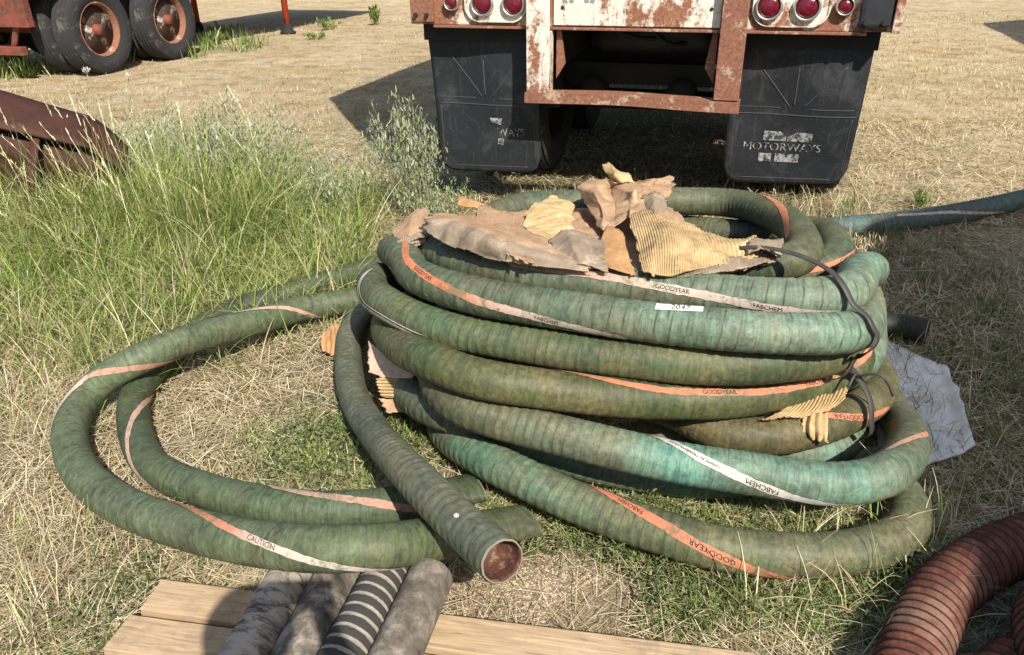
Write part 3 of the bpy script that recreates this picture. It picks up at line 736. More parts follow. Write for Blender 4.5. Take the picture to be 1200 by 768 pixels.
# ================================================================== hoses
HOSE = {
 'A':[(-0.157,2.468,0.471),(-0.155,2.577,0.475),(-0.146,2.686,0.479),(-0.125,2.793,0.484),(-0.09,2.896,0.491),(-0.035,2.989,0.498),(0.049,3.057,0.504),(0.155,3.077,0.505),(0.264,3.075,0.506),(0.373,3.081,0.507),(0.482,3.089,0.509),(0.591,3.081,0.512),(0.699,3.066,0.514),(0.807,3.054,0.515),(0.904,3.009,0.52),(0.954,2.915,0.533),(0.978,2.809,0.547),(0.992,2.702,0.56),(0.993,2.593,0.574),(0.98,2.486,0.588),(0.955,2.381,0.601),(0.927,2.276,0.612),(0.872,2.184,0.611),(0.773,2.194,0.582),(0.67,2.219,0.557),(0.562,2.222,0.54),(0.454,2.221,0.528),(0.346,2.231,0.517),(0.241,2.254,0.501),(0.141,2.29,0.475),(0.048,2.336,0.441),(-0.035,2.396,0.403),(-0.104,2.471,0.367),(-0.156,2.565,0.348),(-0.182,2.67,0.341),(-0.176,2.779,0.342),(-0.139,2.881,0.348),(-0.081,2.973,0.356),(-0.006,3.051,0.363),(0.084,3.113,0.368),(0.183,3.159,0.371),(0.288,3.187,0.372),(0.396,3.198,0.373),(0.504,3.186,0.375),(0.606,3.147,0.38),(0.699,3.09,0.388),(0.787,3.027,0.399),(0.879,2.969,0.408),(0.973,2.916,0.419),(1.06,2.857,0.451),(1.127,2.777,0.481),(1.153,2.676,0.507),(1.139,2.57,0.525),(1.109,2.465,0.536),(1.072,2.363,0.541),(0.992,2.323,0.508),(0.894,2.337,0.463),(0.793,2.307,0.44),(0.696,2.258,0.427),(0.602,2.204,0.418)],
 'B':[(0.995,2.773,0.399),(1.073,2.696,0.407),(1.142,2.61,0.406),(1.183,2.511,0.429),(1.19,2.407,0.466),(1.168,2.309,0.511),(1.114,2.223,0.554),(1.048,2.138,0.575),(1.002,2.038,0.589),(0.927,1.959,0.594),(0.821,1.937,0.592),(0.714,1.964,0.583),(0.613,2.008,0.575),(0.508,2.041,0.572),(0.401,2.07,0.571),(0.295,2.103,0.569),(0.19,2.138,0.567),(0.086,2.175,0.565),(-0.013,2.223,0.562),(-0.105,2.284,0.556),(-0.185,2.36,0.549),(-0.243,2.453,0.538),(-0.285,2.552,0.513),(-0.314,2.648,0.467),(-0.317,2.745,0.415),(-0.289,2.842,0.37),(-0.244,2.935,0.332),(-0.18,3.021,0.302),(-0.102,3.095,0.28),(-0.012,3.159,0.266),(0.086,3.208,0.258),(0.191,3.241,0.255),(0.301,3.256,0.256),(0.411,3.251,0.257),(0.519,3.228,0.261),(0.622,3.189,0.266),(0.718,3.134,0.275),(0.804,3.066,0.287),(0.883,2.988,0.289),(0.955,2.905,0.288),(1.013,2.81,0.288),(1.047,2.705,0.293),(1.06,2.599,0.319),(1.071,2.499,0.366),(1.079,2.397,0.406),(1.081,2.289,0.43),(1.076,2.18,0.451),(1.058,2.074,0.471),(1.014,1.974,0.492),(0.954,1.886,0.517),(0.862,1.829,0.536),(0.752,1.824,0.54),(0.642,1.828,0.546),(0.534,1.849,0.548),(0.429,1.883,0.545),(0.325,1.922,0.542),(0.222,1.963,0.541),(0.119,2.002,0.54),(0.015,2.04,0.541),(-0.086,2.086,0.541),(-0.177,2.148,0.538),(-0.257,2.224,0.532),(-0.32,2.314,0.528),(-0.351,2.42,0.523),(-0.394,2.521,0.513),(-0.429,2.622,0.484),(-0.441,2.724,0.444),(-0.422,2.826,0.408),(-0.381,2.926,0.384),(-0.329,3.022,0.365)],
 'C':[(0.872,2.19,0.392),(0.93,2.098,0.399),(0.965,1.995,0.407),(0.897,1.918,0.416),(0.794,1.881,0.423),(0.686,1.864,0.423),(0.576,1.865,0.423),(0.467,1.878,0.424),(0.361,1.903,0.423),(0.255,1.933,0.42),(0.15,1.966,0.42),(0.047,2.003,0.42),(-0.056,2.042,0.421),(-0.158,2.083,0.423),(-0.254,2.135,0.426),(-0.339,2.204,0.43),(-0.406,2.29,0.424),(-0.459,2.385,0.411),(-0.49,2.49,0.402),(-0.497,2.598,0.389),(-0.505,2.69,0.334),(-0.499,2.778,0.272),(-0.47,2.88,0.242),(-0.427,2.979,0.225),(-0.371,3.072,0.212),(-0.3,3.156,0.202),(-0.215,3.224,0.191),(-0.12,3.276,0.182),(-0.016,3.313,0.174),(0.091,3.336,0.167),(0.199,3.349,0.161),(0.309,3.353,0.158),(0.419,3.351,0.155),(0.528,3.342,0.155),(0.636,3.324,0.157),(0.743,3.297,0.16),(0.845,3.258,0.165),(0.942,3.207,0.171),(1.031,3.143,0.179),(1.11,3.068,0.189),(1.175,2.981,0.201),(1.224,2.884,0.217),(1.249,2.779,0.236),(1.23,2.672,0.249),(1.19,2.571,0.265),(1.148,2.471,0.28),(1.105,2.371,0.293),(1.072,2.269,0.316),(1.063,2.163,0.339),(1.054,2.058,0.326),(0.966,2.003,0.297),(0.866,1.958,0.294),(0.763,1.921,0.295),(0.657,1.892,0.297),(0.548,1.876,0.301),(0.439,1.869,0.308),(0.331,1.859,0.321),(0.223,1.851,0.338),(0.114,1.85,0.357),(0.006,1.852,0.375),(-0.1,1.873,0.387),(-0.195,1.927,0.392),(-0.27,2.005,0.381),(-0.327,2.096,0.358),(-0.373,2.192,0.332),(-0.411,2.293,0.311),(-0.436,2.398,0.29),(-0.444,2.504,0.263),(-0.433,2.61,0.237),(-0.407,2.714,0.216),(-0.373,2.817,0.198),(-0.335,2.919,0.181)],
 'I':[(0.336,2.131,0.287),(0.443,2.159,0.28),(0.551,2.182,0.271),(0.66,2.192,0.26),(0.769,2.183,0.245),(0.875,2.158,0.23),(0.983,2.134,0.22),(1.09,2.141,0.234),(1.166,2.207,0.275),(1.207,2.307,0.293),(1.245,2.408,0.319),(1.267,2.513,0.343),(1.26,2.621,0.361),(1.226,2.726,0.358),(1.179,2.822,0.33),(1.12,2.908,0.294),(1.048,2.982,0.255),(0.963,3.039,0.216),(0.863,3.074,0.184),(0.757,3.092,0.16),(0.649,3.105,0.139),(0.54,3.111,0.121),(0.43,3.112,0.109),(0.32,3.105,0.1),(0.212,3.087,0.095),(0.107,3.053,0.092),(0.012,2.996,0.089),(-0.067,2.92,0.087),(-0.128,2.828,0.085),(-0.17,2.726,0.087),(-0.189,2.618,0.101),(-0.181,2.513,0.131),(-0.145,2.415,0.168),(-0.081,2.328,0.189),(0.001,2.255,0.191),(0.095,2.197,0.189),(0.194,2.148,0.185),(0.295,2.103,0.18),(0.396,2.059,0.184),(0.492,2.004,0.185),(0.57,1.926,0.181),(0.663,1.871,0.18),(0.773,1.865,0.182),(0.88,1.892,0.183),(0.98,1.938,0.184),(1.072,2.0,0.181),(1.153,2.075,0.175),(1.21,2.168,0.172),(1.225,2.277,0.174),(1.206,2.386,0.17),(1.173,2.491,0.161),(1.125,2.59,0.161),(1.064,2.681,0.168),(0.992,2.765,0.176),(0.913,2.842,0.174),(0.831,2.914,0.16)],
 'J':[(0.404,2.062,0.066),(0.509,2.027,0.066),(0.615,1.993,0.066),(0.722,1.964,0.066),(0.832,1.945,0.066),(0.942,1.946,0.066),(1.039,1.996,0.066),(1.089,2.093,0.067),(1.101,2.204,0.069),(1.097,2.314,0.071),(1.082,2.425,0.073),(1.051,2.531,0.074),(0.992,2.624,0.076),(0.905,2.692,0.077),(0.805,2.74,0.077),(0.699,2.774,0.078),(0.591,2.8,0.078),(0.483,2.824,0.078)],
 'K':[(0.751,1.822,0.069),(0.643,1.806,0.07),(0.533,1.805,0.073),(0.425,1.822,0.077),(0.317,1.842,0.084),(0.21,1.865,0.096),(0.107,1.898,0.112),(0.008,1.942,0.128),(-0.093,1.972,0.156),(-0.194,2.001,0.18),(-0.278,2.069,0.172),(-0.332,2.162,0.153),(-0.365,2.265,0.131),(-0.386,2.371,0.112),(-0.399,2.478,0.095),(-0.404,2.587,0.083),(-0.401,2.697,0.075),(-0.385,2.805,0.069),(-0.351,2.909,0.066),(-0.294,3.003,0.066),(-0.217,3.081,0.067),(-0.126,3.143,0.068),(-0.027,3.19,0.068),(0.077,3.224,0.068),(0.184,3.248,0.068),(0.293,3.259,0.068),(0.403,3.258,0.068),(0.512,3.246,0.067),(0.619,3.221,0.067),(0.723,3.185,0.066),(0.821,3.138,0.066),(0.91,3.075,0.076),(0.988,3.002,0.103),(1.058,2.924,0.136),(1.118,2.838,0.167),(1.168,2.742,0.161),(1.222,2.652,0.129),(1.263,2.553,0.105),(1.281,2.447,0.084),(1.282,2.339,0.07),(1.275,2.229,0.066),(1.261,2.121,0.078),(1.234,2.018,0.104),(1.195,1.92,0.134),(1.147,1.826,0.166),(1.089,1.737,0.192),(1.014,1.659,0.206),(0.914,1.618,0.204),(0.805,1.625,0.197),(0.696,1.64,0.205),(0.588,1.655,0.215),(0.48,1.676,0.221),(0.374,1.701,0.231),(0.268,1.724,0.247),(0.165,1.763,0.253),(0.066,1.809,0.254),(-0.037,1.848,0.262),(-0.135,1.895,0.272),(-0.21,1.973,0.279),(-0.239,2.078,0.279),(-0.27,2.182,0.265),(-0.295,2.289,0.256),(-0.303,2.398,0.248),(-0.28,2.504,0.237),(-0.234,2.603,0.223),(-0.175,2.694,0.207)],
 'M':[(1.07,1.87,0.075),(1.094,1.762,0.075),(1.087,1.653,0.075),(1.027,1.563,0.075),(0.931,1.51,0.078),(0.824,1.482,0.083),(0.714,1.475,0.086),(0.604,1.482,0.091),(0.496,1.5,0.1),(0.395,1.546,0.101),(0.298,1.599,0.099),(0.201,1.652,0.102),(0.106,1.708,0.111),(0.015,1.769,0.12),(-0.069,1.841,0.119),(-0.138,1.925,0.104),(-0.194,2.018,0.083),(-0.23,2.121,0.074),(-0.198,2.225,0.076),(-0.132,2.313,0.075),(-0.058,2.395,0.075),(0.02,2.474,0.075),(0.1,2.55,0.075)],
 'F':[(-0.028,1.212,0.334),(-0.085,1.305,0.313),(-0.147,1.396,0.3),(-0.206,1.488,0.289),(-0.258,1.583,0.267),(-0.304,1.679,0.237),(-0.348,1.776,0.205),(-0.392,1.873,0.176),(-0.436,1.972,0.152),(-0.48,2.071,0.132),(-0.522,2.173,0.117),(-0.557,2.277,0.106),(-0.586,2.384,0.098),(-0.611,2.491,0.093),(-0.632,2.6,0.089),(-0.647,2.71,0.088),(-0.644,2.82,0.085),(-0.617,2.927,0.084),(-0.558,3.02,0.082),(-0.484,3.102,0.081),(-0.405,3.18,0.08),(-0.324,3.255,0.079),(-0.24,3.327,0.078),(-0.155,3.399,0.078),(-0.07,3.469,0.078)],
 'D':[(-0.1,3.65,0.075),(-0.179,3.573,0.075),(-0.258,3.496,0.076),(-0.337,3.418,0.076),(-0.415,3.341,0.077),(-0.494,3.263,0.077),(-0.571,3.184,0.079),(-0.648,3.104,0.082),(-0.736,3.039,0.087),(-0.834,2.99,0.095),(-0.92,2.922,0.106),(-0.983,2.833,0.121),(-1.041,2.741,0.14),(-1.101,2.65,0.162),(-1.162,2.561,0.182),(-1.225,2.471,0.194),(-1.299,2.39,0.19),(-1.389,2.336,0.159),(-1.473,2.296,0.103),(-1.48,2.193,0.081),(-1.447,2.088,0.077),(-1.394,1.991,0.074),(-1.328,1.902,0.075),(-1.253,1.821,0.081),(-1.171,1.749,0.091),(-1.084,1.682,0.105),(-0.994,1.62,0.122),(-0.902,1.563,0.142),(-0.809,1.508,0.164),(-0.715,1.454,0.189),(-0.618,1.407,0.212),(-0.516,1.371,0.231),(-0.407,1.357,0.239),(-0.302,1.383,0.222),(-0.22,1.444,0.182),(-0.141,1.51,0.144),(-0.056,1.574,0.114),(0.032,1.636,0.09)],
 'E':[(-0.1,3.95,0.07),(-0.186,3.882,0.07),(-0.272,3.814,0.07),(-0.357,3.746,0.07),(-0.443,3.677,0.07),(-0.527,3.608,0.07),(-0.61,3.536,0.07),(-0.692,3.463,0.07),(-0.771,3.388,0.07),(-0.854,3.317,0.07),(-0.935,3.243,0.07),(-1.015,3.168,0.07),(-1.105,3.107,0.067),(-1.192,3.041,0.066),(-1.255,2.952,0.066),(-1.293,2.85,0.066),(-1.317,2.743,0.066),(-1.333,2.635,0.066),(-1.346,2.526,0.066),(-1.349,2.417,0.066),(-1.332,2.309,0.066),(-1.295,2.206,0.066),(-1.246,2.108,0.066),(-1.189,2.014,0.066),(-1.123,1.928,0.066),(-1.037,1.86,0.066),(-0.94,1.81,0.066),(-0.84,1.767,0.066),(-0.737,1.73,0.07),(-0.63,1.704,0.07),(-0.521,1.695,0.07),(-0.412,1.701,0.07),(-0.307,1.728,0.068),(-0.207,1.773,0.066),(-0.108,1.82,0.066)],
 'G':[(1.2,3.55,0.066),(1.277,3.627,0.066),(1.356,3.703,0.066),(1.436,3.777,0.066),(1.521,3.846,0.066),(1.612,3.906,0.066),(1.711,3.95,0.066),(1.818,3.973,0.066),(1.926,3.992,0.066),(2.032,4.016,0.066),(2.137,4.045,0.066),(2.242,4.075,0.066),(2.346,4.108,0.066),(2.45,4.142,0.066),(2.553,4.179,0.066),(2.655,4.217,0.068),(2.757,4.257,0.071),(2.858,4.297,0.074),(2.959,4.339,0.077),(3.059,4.381,0.081),(3.16,4.423,0.086),(3.261,4.464,0.092),(3.363,4.503,0.096),(3.466,4.539,0.099),(3.57,4.572,0.1),(3.675,4.601,0.099),(3.781,4.628,0.096),(3.887,4.653,0.091),(3.993,4.677,0.086),(4.1,4.7,0.08)],
 'H':[(1.663,2.727,0.07),(1.573,2.778,0.066),(1.471,2.79,0.066),(1.368,2.785,0.066),(1.264,2.784,0.066),(1.161,2.789,0.066),(1.058,2.793,0.066),(0.954,2.801,0.066)],
}
STRIPE = {
 'B1':('B',[(6.232,-1.937),(6.3,-1.78),(6.375,-1.571),(6.457,-1.466),(6.518,-1.309),(6.592,-1.1),(6.683,-0.838),(6.78,-0.524),(6.877,-0.262)]),
 'B2':('B',[(1.095,-1.937),(1.185,-1.676),(1.29,-1.466),(1.417,-1.204),(1.462,-1.152),(1.537,-0.995),(1.605,-0.838),(1.688,-0.733),(1.815,-0.681)]),
 'C1':('C',[(1.395,-2.094),(1.462,-1.937),(1.545,-1.937),(1.627,-1.728),(1.732,-1.78),(1.867,-1.78),(1.935,-1.414),(1.927,-0.576),(2.002,0.524)]),
 'C2':('C',[(5.467,-0.785),(5.55,-0.89),(5.662,-0.89),(5.76,-0.838),(5.857,-0.681),(5.947,-0.576),(6.0,-0.628),(6.1,-0.46799999999999997),(6.22,-0.07799999999999996),(6.32,0.372)]),
 'A1':('A',[(1.732,-0.157),(1.912,0.367),(2.055,0.785),(2.19,0.995)]),
 'A2':('A',[(5.902,-1.152),(5.947,-1.047),(5.992,-0.942),(6.082,-0.785),(6.21,-0.419)]),
 'K1':('K',[(5.332,-1.833),(5.407,-1.571),(5.482,-1.152),(5.55,-0.733),(5.632,-0.209),(5.707,0.576)]),
 'K2':('K',[(4.837,-0.628),(4.92,-0.157),(4.973,0.209),(5.002,0.367)]),
 'I1':('I',[(4.792,0.367),(4.845,0.89),(4.897,1.204),(4.987,1.414)]),
 'J1':('J',[(0.487,0.524),(0.57,0.314),(0.63,0.314)]),
 'M1':('M',[(0.772,-1.676),(0.81,-1.466),(0.877,-1.1),(0.945,-0.733),(1.02,-0.367),(1.11,-0.052),(1.185,0.419)]),
 'D1':('D',[(1.792,-1.833),(1.86,-0.995),(1.927,-0.576),(2.01,0.262),(2.078,0.576)]),
 'D2':('D',[(3.03,-0.524),(3.172,0.0),(3.277,0.419),(3.367,0.681),(3.435,1.047),(3.495,1.361),(3.54,1.676)]),
 'D3':('D',[(0.96,-2.67),(1.087,-1.466),(1.238,-0.314),(1.402,0.314)]),
 'E1':('E',[(2.145,-2.042),(2.362,-0.471),(2.482,0.367),(2.58,0.89),(2.647,1.361)]),
 'E2':('E',[(3.255,0.0),(3.375,0.419),(3.48,1.1)]),
 'G1':('G',[(1.215,0.733),(1.41,0.942),(1.68,1.728)]),
}
TONE = {
 'A':[(0.96,0.2),(1.56,0.15),(2.39,0.1),(5.92,0.15)],
 'B':[(1.02,0.75),(1.15,0.8),(1.29,0.65),(1.54,0.35),(1.93,0.12),(2.24,0.1),(5.47,0.7),(5.59,0.85),(5.78,0.8),(6.0,0.55),(6.2,0.35),(6.4,0.22),(6.74,0.2)],
 'C':[(0.33,0.05),(0.54,0.15),(0.88,0.22),(1.24,0.35),(1.65,0.5),(1.8,0.55),(5.89,0.02),(6.25,0.0),(6.55,0.05),(6.87,0.15)],
 'I':[(0.71,0.6),(0.82,0.9),(4.6,0.0),(4.87,0.05),(5.02,0.05)],
 'J':[(0.31,0.05),(0.44,0.5),(0.53,0.75)],
 'K':[(0.03,1.0),(0.63,0.25),(4.78,0.1),(5.0,0.3),(5.17,0.8),(5.28,0.95),(5.69,0.8),(5.7,0.95),(5.8,0.7),(5.89,0.75),(6.09,0.6),(6.18,0.05),(6.26,0.25)],
 'M':[(0.4,0.2),(0.64,0.2),(0.88,0.15),(1.01,0.15),(1.17,0.45),(1.34,0.85),(1.48,0.9),(1.69,0.85)],
 'F':[(0.0,0.35),(0.17,0.4),(0.54,0.45),(1.03,0.4),(1.5,0.3)],
 'D':[(0.87,0.1),(1.31,0.3),(1.84,0.25),(2.22,0.3),(2.94,0.45),(3.31,0.3),(3.6,0.05),(4.02,0.0)],
 'E':[(1.07,0.1),(2.08,0.05),(2.43,0.15),(2.96,0.35),(3.33,0.35),(3.7,0.1)],
 'G':[(0.55,0.7),(0.93,0.75),(1.09,0.6),(1.96,0.55)],
}
TONE['K'] = [(0, .8), (.5, .7), (1.0, .3), (4.78, .1), (5.0, .3), (5.17, .8), (5.28, .95), (5.69, .9), (5.8, .7), (6.0, .3), (6.2, .08)]
TONE['H'] = [(0, .1), (1, .1)]
LBL = {
 'A': 'topmost olive green hose curling around the inside of the coil stack',
 'B': 'green hose near the stack top with white number tag and faded pink stripe',
 'C': 'mossy green hose in the stack middle with long orange stripe',
 'I': 'drab olive hose under the black strap in the lower stack',
 'J': 'short teal hose loop lying on the grass inside the coil stack',
 'K': 'bright teal hose with white lettered stripe low on the coil',
 'M': 'lowest loose loop of teal and olive hose on the grass with diagonal orange stripe',
 'F': 'grey green hose whose open rusty end points out over the other hoses',
 'D': 'thick green hose looped wide over the dry grass with CAUTION stripe',
 'E': 'dark blotched green hose nested inside the wide ground loop',
 'G': 'blue green hose running off across the shaded grass',
 'H': 'dark hose stub poking out behind the coil beside the white sheet',
}
SOOT = {'D': .8, 'E': .9, 'F': .12, 'C': .15, 'M': .1}
DIRTY = {'A': .32, 'B': .3, 'C': .45, 'I': .6, 'J': .5, 'K': .42, 'M': .5, 'F': .45, 'D': .35, 'E': .3, 'G': .2, 'H': .3}
M_RIM = simple('frayed_hose_wall', (.22, .21, .15), .85)
M_BORE = simple('dark_bore', (.03, .022, .018), .8)
M_BORER = NT('rusty_bore', .7)
M_BORER.color(M_BORER.ramp(M_BORER.noise(45, 6, .75), [(.3, (.03, .014, .010)), (.55, (.10, .04, .026)), (.72, (.34, .21, .16))])); M_BORER = M_BORER.m
H = {}; HO = {}
for k, pts in HOSE.items():
    pt = [np.array(p) for p in pts]
    h = Hose(k, pt, {'F': .0505, 'D': .054, 'E': .052, 'G': .055, 'H': .05}.get(k, HR), pitch=.042 if k == 'B' else .03, amp=.0026 if k in 'BKM' else .0021,
             flat_end={'D': .42, 'E': .52}.get(k))
    h.amp = {'D': .0010, 'E': .0010}.get(k, h.amp)
    o = link('green_hose', h.mesh('green_hose', {'t': TONE[k], 'd': DIRTY[k], 's': SOOT.get(k, .05)}), M_HOSE[k], None, True)
    tag(o, LBL[k], 'hose', 'green industrial hoses in the yard')
    H[k] = h; HO[k] = o
    hose_end(h, 0, o, M_RIM, M_BORER if k == 'F' else M_BORE); hose_end(h, 1, o, M_RIM, M_BORE)
# yellowed cuff round the open end
h = H['F']; ss = np.linspace(0, .012, 3); pp = np.linspace(1.1, 4.2, 26)
S2, P2 = np.meshgrid(ss, pp, indexing='ij')
me, _ = grid_mesh('cuff', h.surf(S2, P2, .002).reshape(-1, 3), 3, 26)
link('cuff', me, simple('yellow_tape', (.42, .34, .07), .7), HO['F'], True)
b = bmesh.new(); bmesh.ops.create_icosphere(b, subdivisions=2, radius=.008)
o = from_bm('pale_scuff', b, M_WHITE, HO['F'], True); o.location = h.surf(np.array([.155]), np.array([-.4]))[0]; o.scale = (1, 1, .35)

SMAT = {'B1': (M_ORANGE, .030), 'B2': (M_SALMON, .030), 'C1': (M_SALMON, .014), 'C2': (M_ORANGE, .026), 'A1': (M_ORANGE, .030), 'A2': (M_ORANGE, .026),
        'K1': (M_WHITE, .030), 'K2': (M_ORANGE, .020), 'I1': (M_ORANGE, .024), 'J1': (M_SALMON, .02), 'M1': (M_ORANGE, .032), 'D1': (M_SALMON, .026),
        'D2': (M_ORANGE, .022), 'D3': (M_SALMON, .022), 'E1': (M_SALMON, .022), 'E2': (M_SALMON, .026), 'G1': (M_PALE, .02)}
FADE = {'B1': ((0, .9), (.3, .75), (.55, 0), (1, 0)), 'B2': ((0, .9), (.5, .85), (.8, .35), (1, .1)), 'D2': ((0, .1), (.45, .15), (.62, .85), (1, 1)), 'D1': ((0, 0), (.45, .2), (.75, .9), (1, 1)),
        'C1': ((0, .0), (.2, .05), (.4, .9), (1, 1)), 'A2': ((0, .1), (1, .0)), 'E1': ((0, .1), (1, .5)), 'E2': ((0, .3), (1, .0)), 'D3': ((0, .1), (.6, .4), (1, .9)), 'K2': ((0, .2), (1, .5))}
SO = {}
for nme, (k, keys) in STRIPE.items():
    m, w = SMAT[nme]
    SO[nme] = H[k].strip('stripe', keys, w, m, HO[k], ext={'K2': .05, 'A1': .1, 'J1': .05, 'I1': .06, 'C1': 0, 'D3': .1}.get(nme, .16), fade=FADE.get(nme, ((0, .05), (1, .05))))
    STRIPE[nme] = (k, list(zip(H[k]._k[0], H[k]._k[1])))
k, keys = STRIPE['C1']; H['C'].strip('stripe', [(s_, p_+.24) for s_, p_ in keys[len(keys)//5:]], .006, M_WHITE, HO['C'], .0028)
def near(nme, frac):
    kk = STRIPE[nme][1]; return kk[0][0]+(kk[-1][0]-kk[0][0])*frac
for nme, body, frac, size, up in (('B1', 'GOODYEAR', .68, .013, 0), ('B1', 'FABCHEM', .24, .012, 0), ('B2', 'GOODYEAR', .52, .013, 0), ('B2', 'FABCHEM', .26, .012, 0),
        ('C2', 'GOODYEAR', .50, .013, 0), ('C2', 'FABCHEM', .24, .013, 0), ('A2', 'GOODYEAR', .24, .012, 0), ('I1', 'GOODYEAR', .40, .015, 1),
        ('M1', 'GOODYEAR', .36, .014, 1), ('M1', 'FABCHEM', .66, .013, 1), ('K1', 'FABCHEM', .36, .015, 1), ('D2', 'CAUTION', .60, .013, 0), ('K1', 'CHEMICAL TRANSFER HOSE', .62, .008, 1)):
    k, keys = STRIPE[nme]
    sg = {'B': -1, 'C': -1, 'A': -1, 'K': -1, 'M': -1, 'I': 1, 'D': 1}[k]
    H[k].write(body, near(nme, frac), keys, size, M_INK, SO[nme], sg, bool(up))
# white number tag stuck on the hose
h = H['B']
def find(h, px, py):
    r = RGT*(px-600)/FPX+UPV*(384-py)/FPX+FWD; r = r/np.linalg.norm(r)
    ph = np.linspace(-np.pi, np.pi, 180)
    best = None
    SS, PP = np.meshgrid(h.S[::2], ph, indexing='ij'); V = h.surf(SS, PP)-CAMP
    t = V@r; d = np.linalg.norm(V-t[..., None]*r, axis=2)+(t > t[np.unravel_index(np.linalg.norm(V-t[..., None]*r, axis=2).argmin(), t.shape)]+.03)*9
    i = np.unravel_index(d.argmin(), d.shape)
    m = (d < .012); i = np.unravel_index(np.where(m, t, 99).argmin(), t.shape)
    return SS[i], PP[i]
sa, pa = find(h, 793, 357)
S2, P2 = np.meshgrid(np.linspace(sa-.062, sa+.062, 12), np.linspace(pa-.21, pa+.21, 5), indexing='ij')
P2 = P2+(S2-sa)*(-1.2)
me, _ = grid_mesh('number_tag', h.surf(S2, P2, .003).reshape(-1, 3), 12, 5)
tg = link('number_tag', me, simple('white_tag', (.78, .78, .76), .5, var=.06, bump=0), HO['B'], True)
h.write('-2047', sa, [(sa-.1, pa+.12), (sa+.1, pa-.12)], .019, M_INK, tg, -1, False, .0042)

# black straps tying the stack
M_STRAP = simple('black_plastic_strap', (.055, .05, .046), .55, scale=20)
def strap(pts, nrm, width, label):
    P = np.array(pts, float); c = resample(spline(P, 300), .012)
    nn = np.array(nrm, float); tq = np.linspace(0, 1, len(c)); tk = np.linspace(0, 1, len(nn))
    Nn = np.stack([np.interp(tq, tk, nn[:, i]) for i in range(3)], 1)
    T = np.gradient(c, axis=0); T /= np.linalg.norm(T, axis=1)[:, None]
    B = np.cross(T, Nn); B /= np.maximum(np.linalg.norm(B, axis=1), 1e-6)[:, None]
    N2 = np.cross(B, T)
    w = width*.5
    ring = np.stack([c-B*w+N2*.0012, c+B*w+N2*.0012, c+B*w-N2*.0012, c-B*w-N2*.0012], 1)
    me, _ = grid_mesh('strap', ring.reshape(-1, 3), len(c), 4, closed_v=True)
    o = link('strap', me, M_STRAP, None, False)
    return tag(o, label, 'strap', 'straps tying the hose stack')
strap([(.66, 2.20, .64), (.75, 2.13, .668), (.83, 2.055, .672), (.865, 1.98, .672), (.885, 1.925, .664), (.905, 1.887, .634), (.925, 1.858, .60), (.948, 1.832, .585), (.962, 1.812, .558), (.978, 1.812, .532), (.963, 1.80, .505), (.955, 1.845, .455), (.965, 1.887, .424), (.955, 1.882, .39), (.93, 1.90, .35), (.88, 1.99, .32)],
      [(0, -.2, 1), (0, -.3, 1), (.1, -.3, 1), (.1, -.5, .9), (.2, -.7, .7), (.2, -.6, .8), (.5, -.6, .6), (.65, -.74, .2), (.5, -.8, -.2), (.6, -.75, .1), (.4, -.8, -.3), (.2, -.6, -.6)], .019,
      'grey black strap running over the top right of the hose stack')
strap([(.955, 1.90, .40), (.985, 1.93, .365), (1.012, 1.945, .335), (1.045, 1.935, .29), (1.06, 1.915, .25), (1.062, 1.893, .20), (1.07, 1.90, .155), (1.06, 1.93, .12)],
      [(.3, -.8, .3), (.3, -.8, .3), (.4, -.8, .3), (.5, -.8, .1), (.5, -.7, .4), (.5, -.8, .2), (.5, -.8, -.1), (.5, -.8, -.2)], .022,
      'black strap tail hanging down over the olive hose with striped end')
for k, (a, b, c_) in enumerate((((1.012, 1.938, .335), (1.06, 1.90, .36), (1.10, 1.885, .30)), ((1.012, 1.938, .335), (.99, 1.91, .36), (.965, 1.885, .33)))):
    q = spline([a, b, c_], 12)
    o = link('strap_tail', tube_mesh('strap_tail', q, .004, 6), M_STRAP)
    tag(o, ('short black strap tail sticking out right of the knot', 'short black strap tail bent left of the knot')[k], 'strap', 'straps tying the hose stack')

# ---- red ribbed ducting at the lower right
n = NT('red_duct_fabric', .8, 0, .25)
uv = n.n.new('ShaderNodeUVMap'); uv.uv_map = 'UVMap'; x = n.sepxyz(uv.outputs[0])
ph = n.math('FRACT', n.math('ADD', n.math('DIVIDE', x[0], .027), n.math('DIVIDE', x[1], .4712)))
blk = n.math('SUBTRACT', 1.0, n.math('MULTIPLY', n.math('ABSOLUTE', n.math('SUBTRACT', ph, .5)), 4.0), True)
blk = n.lv(n.math('ADD', blk, n.math('MULTIPLY', n.noise(30, 4), .4)), .42, .72)
fab = n.ramp(n.noise(22, 7, .7), [(.3, (.06, .020, .014)), (.5, (.14, .047, .031)), (.7, (.26, .11, .075))])
fab = n.mix(n.math('MULTIPLY', n.lv(n.noise(6, 6, .7), .5, .72), .5), fab, (.33, .24, .17))
n.color(n.mix(blk, fab, (.022, .018, .017))); n.bump(n.noise(120, 4), .3, .004); M_DUCT = n.m
